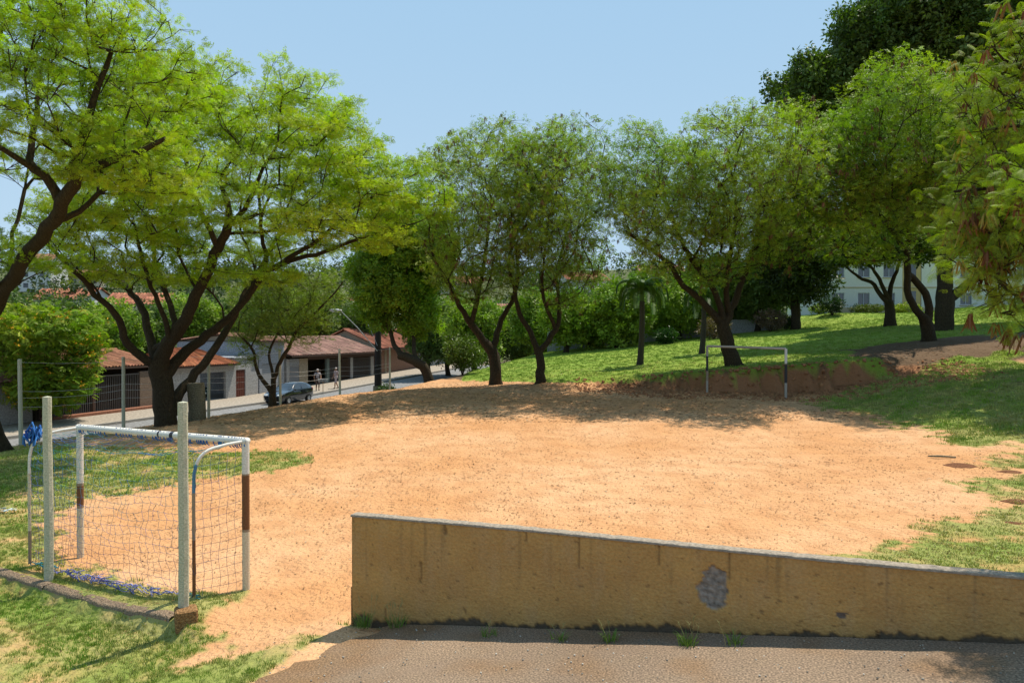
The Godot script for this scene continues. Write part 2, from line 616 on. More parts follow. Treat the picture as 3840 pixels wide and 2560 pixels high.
func ground() -> void:
	var xs := steps([-900.0, 80.0, -100.0, 6.0, -46.0, 1.0, -20.0, 0.3, -9.5, 0.11, 8.0, 0.2, 22.0, 0.6, 46.0, 2.5, 100.0, 80.0, 900.0])
	var ds := steps([-60.0, 10.0, 0.0, 1.0, 6.0, 0.11, 15.0, 0.16, 24.0, 0.22, 40.0, 0.6, 75.0, 3.0, 130.0, 20.0, 420.0, 120.0, 1400.0])
	var b := MB.new()
	var w := xs.size()
	for d in ds:
		for x in xs:
			var y := land(x, d)
			if d < 45.0 and absf(x) < 25.0 and asphalt_q(x, d) * ss(-0.3, 0.3, asphalt_w(x, d)) < 0.3:
				y += 0.022 * nz.get_noise_2d(x * 230.0, d * 230.0) + 0.03 * nz.get_noise_2d(x * 70.0, d * 70.0 + 40.0)
			b.v.push_back(Vector3(x, y, -d))
			b.c.push_back(land_color(x, d))
	b.n.resize(b.v.size())
	for j in ds.size():
		for i in w:
			var a := b.v[j * w + mini(i + 1, w - 1)] - b.v[j * w + maxi(i - 1, 0)]
			var e := b.v[mini(j + 1, ds.size() - 1) * w + i] - b.v[maxi(j - 1, 0) * w + i]
			b.n[j * w + i] = a.cross(e).normalized()
			if i < w - 1 and j < ds.size() - 1:
				var k := j * w + i
				b.ix.append_array([k, k + w, k + 1, k + 1, k + w, k + w + 1])
	structure("ground", b.mesh(), M.ground)
	# the tarmac in front of the wall
	var t := MB.new()
	var nw := 110
	var nq := 34
	for j in nq + 1:
		for i in nw + 1:
			var wv := -0.9 + 10.0 * i / nw
			var qv := 0.01 + 4.2 * pow(float(j) / nq, 1.3)
			# ragged left edge
			wv = maxf(wv, 0.55 - 0.42 * qv + 0.22 * nz.get_noise_2d(qv * 120.0, 5.0) + 0.12 * nz.get_noise_2d(qv * 500.0, 8.0))
			var x := -1.8 + wv * 0.9455 - qv * 0.3255
			var d := 8.3 - wv * 0.3255 - qv * 0.9455
			t.col = Color(0.52, 0.36, 0.235).lerp(Color(0.41, 0.285, 0.19), clampf(0.5 + nz.get_noise_2d(x * 45.0, d * 45.0), 0.0, 1.0))
			var dirt := clampf(1.3 * nz.get_noise_2d(x * 90.0 + 20.0, d * 90.0) - 0.12, 0.0, 0.8)
			if wv < 1.2:
				dirt = maxf(dirt, 0.75 * (1.2 - wv) + 0.5 * nz.get_noise_2d(x * 200.0, d * 200.0))
			t.col = t.col.lerp(Color(0.42, 0.235, 0.11), clampf(dirt, 0.0, 0.85))
			t.vert(Vector3(x, asphalt_y(x, d) + 0.012 * nz.get_noise_2d(x * 120.0, d * 120.0), -d), Vector3.UP)
	for j in nq:
		for i in nw:
			var k := j * (nw + 1) + i
			t.ix.append_array([k, k + 1, k + nw + 1, k + 1, k + nw + 2, k + nw + 1])
	structure("tarmac", t.mesh(true), M.asphalt)


func street() -> void:
	var r := MB.new()
	var sw := MB.new()
	var kb := MB.new()
	for i in range(-12, 40):
		var t0 := i * 2.5
		var t1 := t0 + 2.5
		var y0 := street_y(t0)
		var y1 := street_y(t1)
		var a := street_point(t0, 2.2)
		var b := street_point(t1, 2.2)
		var c := street_point(t1, 9.7)
		var e := street_point(t0, 9.7)
		r.quad(Vector3(a.x, y0, -a.y), Vector3(b.x, y1, -b.y), Vector3(c.x, y1, -c.y), Vector3(e.x, y0, -e.y))
		var f := street_point(t1, 14.2)
		var g := street_point(t0, 14.2)
		var c2 := street_point(t1, 9.85)
		var e2 := street_point(t0, 9.85)
		sw.quad(Vector3(e2.x, y0 + 0.14, -e2.y), Vector3(c2.x, y1 + 0.14, -c2.y), Vector3(f.x, y1 + 0.16, -f.y), Vector3(g.x, y0 + 0.16, -g.y))
		kb.quad(Vector3(e.x, y0 - 0.05, -e.y), Vector3(c.x, y1 - 0.05, -c.y), Vector3(c.x, y1 + 0.143, -c.y), Vector3(e.x, y0 + 0.143, -e.y))
		kb.quad(Vector3(e.x, y0 + 0.143, -e.y), Vector3(c.x, y1 + 0.143, -c.y), Vector3(c2.x, y1 + 0.143, -c2.y), Vector3(e2.x, y0 + 0.143, -e2.y))
	structure("road", r.mesh(), M.road)
	structure("sidewalk", sw.mesh(), M.sidewalk)
	structure("street_kerb", kb.mesh(), M.kerbstone)


# ---------------------------------------------------------------- the yellow wall in front
func front_wall() -> void:
	rng.seed = 21
	# runs from its free end on the left up the slope to the right; u along the wall, thickness away from the viewer
	var at := Vector3(-1.8, 0.25, -8.3)
	var root := thing("garden_wall", "low ochre plastered wall with a grey broken patch, beside the tarmac", "wall", at, atan2(0.3255, 0.9455) * -1.0)
	# local +x along the wall, local +z towards the viewer
	root.basis = Basis(Vector3(0.9455, 0, 0.3255), Vector3.UP, Vector3(-0.3255, 0, 0.9455))
	var len := 8.6
	var face := MB.new()
	var nu := 430
	var nv := 70
	var pn := FastNoiseLite.new()
	pn.seed = 3
	pn.frequency = 1.0
	pn.fractal_octaves = 4
	var cracks := [[2.62, 0.72, 1.0], [3.42, 0.8, 1.0], [4.08, 0.74, 1.0], [0.85, 0.5, 0.68], [2.05, 0.9, 1.0], [1.15, 0.9, 1.0], [5.35, 0.0, 0.35], [0.42, 0.0, 0.3]]
	for j in nv + 1:
		for i in nu + 1:
			var u := len * i / nu
			var f := float(j) / nv
			var bottom := 0.1 * u - 0.25
			var top := wall_top(u)
			var y := lerpf(bottom, top, f)
			var h := y - 0.1 * u
			var dz := 0.007 * pn.get_noise_2d(u * 2.2, y * 2.2) + 0.004 * pn.get_noise_2d(u * 9.0, y * 9.0)
			var c := Color(0.56, 0.325, 0.11).lerp(Color(0.49, 0.275, 0.095), clampf(0.5 + 1.1 * pn.get_noise_2d(u * 1.3 + 7.0, y * 1.6), 0.0, 1.0))
			c = c.lerp(Color(0.50, 0.31, 0.14), clampf(0.9 * pn.get_noise_2d(u * 3.1, y * 0.9 + 9.0), 0.0, 0.5))
			# rain streaks running down from the cap
			var streak := pn.get_noise_2d(u * 9.0, 3.0 + y * 0.35)
			c = c.lerp(Color(0.17, 0.115, 0.06), clampf(streak * 1.5 - 0.38, 0.0, 0.45) * ss(0.25, 1.0, f))
			# dark flecks where paint has gone
			var fl := pn.get_noise_2d(u * 7.0 + 31.0, y * 11.0)
			if fl > 0.5:
				c = c.lerp(Color(0.15, 0.085, 0.04), ss(0.5, 0.57, fl) * 0.6)
				dz -= 0.004 * ss(0.5, 0.57, fl)
			# mould and chipped paint along the foot
			var foot := h - 0.03 - 0.09 * pn.get_noise_2d(u * 1.1, 12.0) - 0.05 * pn.get_noise_2d(u * 11.0, 15.0)
			if foot < 0.02:
				c = c.lerp(Color(0.07, 0.06, 0.05), ss(0.02, -0.02, foot) * 0.9)
				dz -= 0.012 * ss(0.02, -0.02, foot)
			# the patch where the plaster fell off
			var pu := (u - 3.93) / 0.13
			var py := (h - 0.42) / 0.2
			var ed := sqrt(pu * pu + py * py) + 0.34 * pn.get_noise_2d(u * 8.0 + 50.0, y * 8.0) - 0.08
			if ed < 1.02:
				var k := ss(1.02, 0.93, ed)
				var g := 0.25 + 0.2 * pn.get_noise_2d(u * 13.0, y * 13.0)
				c = c.lerp(Color(g * 1.15, g * 0.98, g * 0.82), k)
				dz -= k * (0.03 + 0.018 * pn.get_noise_2d(u * 14.0, y * 14.0))
			var pu2 := (u - 5.05) / 0.05
			var py2 := (h - 0.2) / 0.03
			if sqrt(pu2 * pu2 + py2 * py2) + 0.3 * pn.get_noise_2d(u * 12.0, y * 12.0 + 4.0) < 1.0:
				c = Color(0.16, 0.12, 0.095)
				dz -= 0.01
			for cr in cracks:
				var cu: float = cr[0] + 0.012 * pn.get_noise_2d(y * 6.0, cr[0] * 9.0)
				if absf(u - cu) < 0.012 and f > cr[1] and f < cr[2]:
					dz -= 0.012
					c = c.lerp(Color(0.12, 0.07, 0.035), 0.5)
			face.col = c
			face.vert(Vector3(u, y, dz), Vector3.BACK)
	for j in nv:
		for i in nu:
			var k := j * (nu + 1) + i
			face.ix.append_array([k, k + nu + 1, k + 1, k + 1, k + nu + 1, k + nu + 2])
	part("plaster_face", face.mesh(true), M.plaster, root)
	var core := MB.new()
	core.col = Color(0.50, 0.28, 0.09)
	var th := 0.11
	for i in 20:
		var u0 := len * i / 20.0
		var u1 := len * (i + 1) / 20.0
		core.quad(Vector3(u0, 0.1 * u0 - 0.9, -th), Vector3(u0, wall_top(u0), -th), Vector3(u1, wall_top(u1), -th), Vector3(u1, 0.1 * u1 - 0.9, -th))
	core.quad(Vector3(0, -0.9, -th), Vector3(0, -0.9, 0.004), Vector3(0, wall_top(0), 0.004), Vector3(0, wall_top(0), -th))
	core.quad(Vector3(len, -0.9, -th), Vector3(len, wall_top(len), -th), Vector3(len, wall_top(len), 0.004), Vector3(len, -0.9, 0.004))
	part("wall_back", core.mesh(), M.plaster, root)
	# rough cement cap, a little proud of the face
	var cap := MB.new()
	var n := 260
	var rows := []
	for i in n + 1:
		var u := -0.012 + (len + 0.02) * i / n
		var y := wall_top(u)
		var e := 0.006 * pn.get_noise_2d(u * 8.0, 1.0)
		var hgt := 0.014 + 0.008 * pn.get_noise_2d(u * 6.0, 5.0)
		rows.append([Vector3(u, y - 0.012, 0.012 + e), Vector3(u, y + hgt * 0.6, 0.016 + e), Vector3(u, y + hgt, 0.004 + e), Vector3(u, y + hgt + 0.006 * pn.get_noise_2d(u * 5.0, 9.0), -th * 0.5), Vector3(u, y + hgt, -th), Vector3(u, y - 0.012, -th - 0.012)])
	for i in n:
		for k in 5:
			cap.quad(rows[i][k], rows[i + 1][k], rows[i + 1][k + 1], rows[i][k + 1])
	part("coping", cap.mesh(true), M.coping, root)
	var blk := MB.new()
	blk.box(Vector3(-0.006, 0.12, -0.05), Vector3(0.03, 0.55, 0.1), 0.008)
	part("repair_block", blk.mesh(), M.old_brick, root)


func wall_top(u: float) -> float:
	return 1.2 + 0.012 * sin(u * 0.9)


# ---------------------------------------------------------------- houses
const TURN := 1.2324


# rows of half-round tiles on a roof slope: a eave start, b eave end, c ridge end, e ridge start
func tiles(b: MB, a: Vector3, a2: Vector3, c: Vector3, e: Vector3, pitch: float, base: Color) -> void:
	var n := maxi(2, roundi(a.distance_to(a2) / pitch))
	var up := (a2 - a).cross(e - a).normalized()
	if up.y < 0:
		up = -up
	var rows := maxi(3, roundi(a.distance_to(e) / 0.9))
	for i in n:
		for r in rows:
			var k := rr(0.5, 1.3)
			b.col = Color(base.r * k, base.g * k * rr(0.92, 1.06), base.b * k)
			var f0 := float(r) / rows
			var f1 := float(r + 1) / rows
			var g0 := float(i) / n
			var g1 := (i + 0.5) / n
			var g2 := (i + 1.0) / n
			var lift := up * 0.015 * (1.0 - 0.0)
			var p0 := a.lerp(e, f0).lerp(a2.lerp(c, f0), g0) + lift
			var p1 := a.lerp(e, f0).lerp(a2.lerp(c, f0), g1) + up * pitch * 0.38 + lift
			var p2 := a.lerp(e, f0).lerp(a2.lerp(c, f0), g2) + lift
			var q0 := a.lerp(e, f1).lerp(a2.lerp(c, f1), g0)
			var q1 := a.lerp(e, f1).lerp(a2.lerp(c, f1), g1) + up * pitch * 0.38
			var q2 := a.lerp(e, f1).lerp(a2.lerp(c, f1), g2)
			b.quad(p0, q0, q1, p1)
			b.quad(p1, q1, q2, p2)


func street_node(called: String, label: String, t: float) -> Node3D:
	var p := street_point(t, 14.0)
	return thing(called, label, "house", Vector3(p.x, street_y(t) + 0.16, -p.y), TURN)


func slat_gate(root: Node3D, called: String, u0: float, u1: float, h: float, z: float, m: Material, slats: int, flat := false) -> void:
	var g := MB.new()
	g.box(Vector3((u0 + u1) / 2, 0.09, z), Vector3(u1 - u0, 0.08, 0.05), 0.01)
	g.box(Vector3((u0 + u1) / 2, h - 0.05, z), Vector3(u1 - u0, 0.08, 0.05), 0.01)
	if flat:
		g.box(Vector3((u0 + u1) / 2, h / 2 + 0.02, z - 0.04), Vector3(u1 - u0 - 0.02, h - 0.16, 0.02))
	for i in slats + 1:
		g.box(Vector3(lerpf(u0 + 0.025, u1 - 0.025, float(i) / slats), h / 2, z - 0.002), Vector3(0.045, h - 0.2, 0.035), 0.006)
	part(called, g.mesh(), m, root)


func wall_box(root: Node3D, called: String, u0: float, u1: float, y0: float, y1: float, z: float, th: float, m: Material) -> void:
	var g := MB.new()
	g.box(Vector3((u0 + u1) / 2, (y0 + y1) / 2, z - th / 2), Vector3(u1 - u0, y1 - y0, th), 0.015)
	part(called, g.mesh(), m, root)


func gable_roof(root: Node3D, u0: float, u1: float, eave: float, front: float, ridge_z: float, ridge_h: float, back: float, tint: Color, pitch := 0.24) -> void:
	var r := MB.new()
	tiles(r, Vector3(u0, eave, front), Vector3(u1, eave, front), Vector3(u1, ridge_h, ridge_z), Vector3(u0, ridge_h, ridge_z), pitch, tint)
	tiles(r, Vector3(u1, eave, back), Vector3(u0, eave, back), Vector3(u0, ridge_h, ridge_z), Vector3(u1, ridge_h, ridge_z), pitch, tint)
	var rf := part("roof", r.mesh(), M.tile, root)
	var k := MB.new()
	k.col = tint * 0.9
	k.tube(PackedVector3Array([Vector3(u0 - 0.02, ridge_h + 0.02, ridge_z), Vector3(u1 + 0.02, ridge_h + 0.02, ridge_z)]), PackedFloat32Array([0.12, 0.12]), 8)
	part("ridge", k.mesh(), M.tile, rf)
	var e := MB.new()
	e.box(Vector3((u0 + u1) / 2, eave - 0.06, front - 0.02), Vector3(u1 - u0, 0.12, 0.06))
	e.box(Vector3((u0 + u1) / 2, eave - 0.02, (front + back) / 2), Vector3(u1 - u0 - 0.1, 0.03, front - back - 0.2))
	part("eave_board", e.mesh(), M.gate_brown, rf)
	for u in [u0 + 0.3, u1 - 0.3]:
		var g := MB.new()
		g.tri(Vector3(u, eave, front - 0.4), Vector3(u, ridge_h - 0.12, ridge_z), Vector3(u, eave, back + 0.4))
		part("gable_wall", g.mesh(), M.house_beige, root)


func shell(root: Node3D, u0: float, u1: float, h: float, depth: float, m: Material) -> void:
	wall_box(root, "side_wall", u0, u0 + 0.2, -0.8, h, -0.21, depth, m)
	wall_box(root, "side_wall", u1 - 0.2, u1, -0.8, h, -0.21, depth, m)
	wall_box(root, "back_wall", u0 + 0.2, u1 - 0.2, -0.8, h, -depth + 0.19, 0.2, m)
	wall_box(root, "floor", u0 + 0.2, u1 - 0.2, -0.6, 0.0, -0.21, depth - 0.4, M.inside)


func street_houses() -> void:
	rng.seed = 31
	# far left: pale wall under a dark eave
	var a := street_node("street_house", "pale grey house front under a dark eave at the left edge", 2.0)
	wall_box(a, "wall", 0.0, 9.2, -0.9, 2.1, 0.0, 0.2, M.house_white)
	shell(a, 0.0, 9.2, 2.1, 7.0, M.house_white)
	gable_roof(a, -0.3, 9.4, 2.25, 0.6, -3.5, 3.6, -7.3, Color(0.34, 0.17, 0.11))
	# dark gates behind the flowering tree
	var b := street_node("street_house", "house with dark barred gates and brown pillar behind yellow flowering tree", 11.6)
	slat_gate(b, "gate", 0.2, 3.4, 2.3, -0.06, M.gate_dark, 22)
	slat_gate(b, "gate", 3.6, 6.9, 2.3, -0.06, M.gate_dark, 24)
	for u in [0.0, 3.4]:
		wall_box(b, "pillar", u, u + 0.2, -0.9, 2.4, 0.0, 0.22, M.gate_brown)
	wall_box(b, "pillar", 6.9, 8.1, -0.9, 2.4, 0.0, 0.22, M.house_brown)
	wall_box(b, "wall", 8.1, 9.1, -0.9, 2.6, 0.0, 0.2, M.house_white)
	wall_box(b, "doorstep", 0.0, 8.0, -0.9, 0.16, 0.55, 0.5, M.brickred)
	shell(b, 0.0, 9.1, 2.6, 9.0, M.house_brown)
	gable_roof(b, -0.2, 9.2, 2.75, 0.1, -4.5, 3.7, -9.3, Color(0.44, 0.21, 0.12))
	# white house with hip roof, garage and red door
	var c := street_node("street_house", "white house with hipped terracotta roof, open garage and dark red door", 21.2)
	wall_box(c, "wall", 0.0, 2.6, -0.9, 2.5, 0.0, 0.2, M.house_white)
	wall_box(c, "lintel", 2.6, 5.2, 2.0, 2.5, 0.0, 0.2, M.house_white)
	wall_box(c, "pillar", 5.2, 6.1, -0.9, 2.5, 0.003, 0.22, M.house_white)
	wall_box(c, "wall", 6.1, 6.35, -0.9, 2.9, -0.03, 0.2, M.house_white)
	wall_box(c, "lintel", 6.35, 7.4, 2.05, 2.9, -0.03, 0.2, M.house_white)
	wall_box(c, "wall", 7.4, 8.9, -0.9, 2.9, -0.03, 0.2, M.house_white)
	var dr := MB.new()
	for k in 5:
		dr.box(Vector3(6.48 + k * 0.2, 1.02, -0.1), Vector3(0.185, 2.02, 0.05), 0.012)
	var dp := part("door", dr.mesh(), M.door, c)
	var hd := MB.new()
	hd.rod(Vector3(6.5, 1.0, -0.07), Vector3(6.5, 1.12, -0.03), 0.015, 0.015)
	part("door_handle", hd.mesh(), M.steel, dp)
	shell(c, 0.0, 8.9, 2.5, 8.0, M.house_white)
	var bench := MB.new()
	bench.box(Vector3(0.9, 2.75, -0.6), Vector3(0.5, 0.1, 0.3), 0.01)
	var hp := MB.new()
	var tint := Color(0.56, 0.22, 0.105)
	tiles(hp, Vector3(-0.3, 2.55, 0.45), Vector3(6.3, 2.55, 0.45), Vector3(4.2, 3.75, -2.2), Vector3(1.6, 3.75, -2.2), 0.24, tint)
	tiles(hp, Vector3(6.3, 2.55, 0.45), Vector3(6.3, 2.55, -4.8), Vector3(4.2, 3.75, -2.2), Vector3(4.2, 3.75, -2.2), 0.24, tint)
	tiles(hp, Vector3(-0.3, 2.55, -4.8), Vector3(-0.3, 2.55, 0.45), Vector3(1.6, 3.75, -2.2), Vector3(1.6, 3.75, -2.2), 0.24, tint)
	tiles(hp, Vector3(6.3, 2.55, -4.8), Vector3(-0.3, 2.55, -4.8), Vector3(1.6, 3.75, -2.2), Vector3(4.2, 3.75, -2.2), 0.24, tint)
	var hr := part("roof", hp.mesh(), M.tile, c)
	var eb := MB.new()
	eb.box(Vector3(3.0, 2.49, 0.42), Vector3(6.6, 0.1, 0.06))
	eb.box(Vector3(3.0, 2.52, -2.2), Vector3(6.4, 0.03, 5.0))
	part("eave_board", eb.mesh(), M.gate_brown, hr)
	var flat := MB.new()
	flat.box(Vector3(7.5, 2.96, -3.4), Vector3(2.9, 0.12, 6.9), 0.02)
	part("flat_roof", flat.mesh(), M.house_grey, c)
	# blue-grey two-storey wall with roller door
	var e := street_node("street_house", "blue-grey house with ribbed roller door right of the red door", 30.2)
	wall_box(e, "wall", 0.0, 0.35, -0.9, 2.3, 0.0, 0.2, M.house_grey)
	wall_box(e, "wall", 2.6, 3.2, -0.9, 2.3, 0.0, 0.2, M.house_grey)
	wall_box(e, "upper_wall", 0.0, 3.2, 2.3, 4.1, 0.0, 0.2, M.house_grey)
	var rd := MB.new()
	for k in 15:
		rd.box(Vector3(1.47, 0.1 + k * 0.15, -0.1), Vector3(2.24, 0.135, 0.05), 0.03)
	part("roller_door", rd.mesh(), M.gate_grey, e)
	shell(e, 0.0, 3.2, 4.1, 8.0, M.house_grey)
	gable_roof(e, -0.1, 3.3, 4.15, 0.35, -4.0, 4.7, -8.4, Color(0.36, 0.2, 0.13))
	# long low house with dark openings
	var g := street_node("street_house", "long low house with weathered brown tile roof and dark garage openings", 33.7)
	wall_box(g, "wall", 0.0, 0.4, -0.9, 2.5, 0.0, 0.2, M.house_white)
	slat_gate(g, "gate", 0.4, 1.75, 1.95, -0.06, M.gate_grey, 10, true)
	wall_box(g, "lintel", 0.4, 1.75, 1.95, 2.5, 0.0, 0.2, M.house_grey)
	wall_box(g, "pillar", 1.75, 3.0, -0.9, 2.5, 0.0, 0.22, M.house_beige)
	wall_box(g, "lintel", 3.0, 14.3, 2.35, 2.75, 0.0, 0.2, M.gate_brown)
	wall_box(g, "pillar", 5.9, 6.35, -0.9, 2.35, 0.0, 0.22, M.gate_green)
	slat_gate(g, "gate", 6.35, 8.2, 2.25, -0.06, M.gate_dark, 14)
	slat_gate(g, "gate", 8.2, 9.9, 2.25, -0.06, M.gate_brown, 14)
	wall_box(g, "pillar", 9.9, 10.35, -0.9, 2.35, 0.02, 0.25, M.house_white)
	slat_gate(g, "gate", 10.35, 13.7, 2.25, -0.06, M.gate_dark, 24)
	wall_box(g, "pillar", 13.7, 14.3, -0.9, 2.35, 0.02, 0.25, M.house_white)
	shell(g, 0.0, 14.6, 2.7, 9.0, M.house_beige)
	gable_roof(g, -0.2, 14.8, 2.78, 0.7, -4.2, 4.3, -9.3, Color(0.44, 0.27, 0.21))
	# reddish house at the end of the row
	var h := street_node("street_house", "reddish-brown house with terracotta roof beyond the utility pole", 49.0)
	wall_box(h, "wall", 0.0, 9.0, -0.9, 2.6, 0.0, 0.2, M.house_pink)
	wall_box(h, "pillar", 1.2, 1.6, -0.9, 2.6, 0.05, 0.2, M.house_beige)
	shell(h, 0.0, 9.0, 2.6, 8.0, M.house_pink)
	gable_roof(h, -0.3, 9.3, 2.65, 0.7, -4.0, 4.6, -8.6, Color(0.42, 0.175, 0.11))
	# white house further on
	var w := street_node("street_house", "whitewashed low house glimpsed past the bush at the street's far end", 60.0)
	wall_box(w, "wall", 0.0, 12.0, -0.9, 2.6, 0.0, 0.2, M.house_white)
	shell(w, 0.0, 12.0, 2.6, 8.0, M.house_white)
	gable_roof(w, -0.3, 12.3, 2.65, 0.7, -4.0, 4.3, -8.6, Color(0.40, 0.2, 0.13))
	# car half inside the open garage
	var cg := street_point(25.2, 16.9)
	car("parked_car", "dark teal car standing inside the open garage", Vector3(cg.x, street_y(25.0) + 0.16, -cg.y), TURN - PI / 2, M.paint_teal)


# an opening with frame, two sashes and glass
func window(root: Node3D, x: float, y: float, w: float, h: float, z: float) -> void:
	var f := MB.new()
	f.box(Vector3(x, y + h / 2 - 0.03, z), Vector3(w, 0.06, 0.08), 0.01)
	f.box(Vector3(x, y - h / 2 + 0.03, z), Vector3(w, 0.06, 0.08), 0.01)
	for s in [-1.0, 0.0, 1.0]:
		f.box(Vector3(x + s * (w / 2 - 0.03), y, z - 0.005), Vector3(0.06, h - 0.12, 0.07), 0.01)
	var o := part("window", f.mesh(), M.frame, root)
	for s in [-1.0, 1.0]:
		var g := MB.new()
		g.box(Vector3(x + s * w / 4, y, z - 0.03), Vector3(w / 2 - 0.06, h - 0.1, 0.012))
		part("pane", g.mesh(), M.glass, o)
	var sl := MB.new()
	sl.box(Vector3(x, y - h / 2 - 0.04, z + 0.1), Vector3(w + 0.16, 0.06, 0.22), 0.01)
	part("sill", sl.mesh(), M.block_base, o)


func apartment_block() -> void:
	rng.seed = 41
	var root := thing("apartment_block", "pale three-storey apartment block with tan plinth behind the right-hand trees", "building", Vector3(31.2, 5.3, -73.0))
	var wide := 26.0
	var fh := 2.72
	var wins := [1.0, 3.5, 6.0, 11.2, 13.6, 16.3, 19.2, 21.8, 24.4]
	var w := 1.15
	for fl in 3:
		var y0 := fh * fl + (0.75 if fl == 0 else 0.0)
		var y1 := fh * (fl + 1)
		var sill := fh * fl + 0.98
		var head := sill + 1.2
		var m := MB.new()
		var x := 0.0
		for c in wins:
			if c - w / 2 > 8.6 and x < 8.0:
				m.box(Vector3((x + 7.3) / 2, (y0 + y1) / 2, -0.1), Vector3(7.3 - x, y1 - y0, 0.2))
				part("wall", m.mesh(), M.block, root)
				m = MB.new()
				x = 9.2
			m.box(Vector3((x + c - w / 2) / 2, (y0 + y1) / 2, -0.1), Vector3(c - w / 2 - x, y1 - y0, 0.2))
			m.box(Vector3(c, (y0 + sill) / 2, -0.1), Vector3(w, sill - y0, 0.2))
			m.box(Vector3(c, (head + y1) / 2, -0.1), Vector3(w, y1 - head, 0.2))
			x = c + w / 2
		m.box(Vector3((x + wide) / 2, (y0 + y1) / 2, -0.1), Vector3(wide - x, y1 - y0, 0.2))
		part("wall", m.mesh(), M.block, root)
		for c in wins:
			window(root, c, (sill + head) / 2, w, 1.2, -0.1)
		var bd := MB.new()
		bd.box(Vector3(wide / 2, y1, 0.03), Vector3(wide + 0.06, 0.1, 0.08), 0.02)
		part("storey_band", bd.mesh(), M.block_base, root)
	var st := MB.new()
	st.box(Vector3(8.25, fh * 1.5, -0.2), Vector3(1.9, fh * 3.0, 0.2))
	part("stair_panel", st.mesh(), M.block_ochre, root)
	for fl in 3:
		var dg := MB.new()
		dg.box(Vector3(8.25, fh * fl + 1.5, -0.085), Vector3(0.9, 1.7, 0.03), 0.01)
		part("stair_window", dg.mesh(), M.glass, root)
	var bs := MB.new()
	bs.box(Vector3(wide / 2, 0.0, -0.08), Vector3(wide + 0.02, 1.5, 0.24), 0.02)
	part("plinth", bs.mesh(), M.block_base, root)
	var bk := MB.new()
	bk.box(Vector3(0.1, fh * 1.5, -5.4), Vector3(0.2, fh * 3.0, 10.4))
	bk.box(Vector3(wide - 0.1, fh * 1.5, -5.4), Vector3(0.2, fh * 3.0, 10.4))
	bk.box(Vector3(wide / 2, fh * 1.5, -10.7), Vector3(wide, fh * 3.0, 0.2))
	for fl in 3:
		bk.box(Vector3(wide / 2, fh * fl - 0.1, -5.4), Vector3(wide - 0.5, 0.14, 10.2))
	part("side_wall", bk.mesh(), M.block, root)
	var rf := MB.new()
	rf.box(Vector3(wide / 2, fh * 3.0 + 0.22, -5.3), Vector3(wide + 0.8, 0.22, 11.6), 0.03)
	part("roof_slab", rf.mesh(), M.block_base, root)


func far_house(label: String, x: float, d: float, turn: float, w: float, dp: float, h: float, wall: Color, roof: Color) -> void:
	var y := land(x, d) - 0.3
	var root := thing("hillside_house", label, "house", Vector3(x, y, -d), turn, "houses on the far hillside")
	var m := MB.new()
	m.box(Vector3(0, h / 2, 0), Vector3(w, h, dp))
	part("wall", m.mesh(), mat(wall), root)
	var r := MB.new()
	var e := 0.5
	var tp := h + dp * 0.26
	tiles(r, Vector3(-w / 2 - e, h - 0.1, dp / 2 + e), Vector3(w / 2 + e, h - 0.1, dp / 2 + e), Vector3(w / 2 + e, tp, 0), Vector3(-w / 2 - e, tp, 0), 0.5, roof)
	tiles(r, Vector3(w / 2 + e, h - 0.1, -dp / 2 - e), Vector3(-w / 2 - e, h - 0.1, -dp / 2 - e), Vector3(-w / 2 - e, tp, 0), Vector3(w / 2 + e, tp, 0), 0.5, roof)
	part("roof", r.mesh(), M.tile, root)
	var g := MB.new()
	for s in [-1.0, 1.0]:
		g.tri(Vector3(s * w / 2, h, dp / 2), Vector3(s * w / 2, tp - 0.1, 0), Vector3(s * w / 2, h, -dp / 2))
	part("gable_wall", g.mesh(), mat(wall), root)
	var n := maxi(2, int(w / 3.2))
	for i in n:
		for fl in maxi(1, int(h / 3.0)):
			var o := MB.new()
			o.box(Vector3(lerpf(-w / 2, w / 2, (i + 0.5) / n), 1.7 + fl * 2.9, dp / 2), Vector3(1.3, 1.2, 0.12))
			part("window", o.mesh(), M.glass, root)


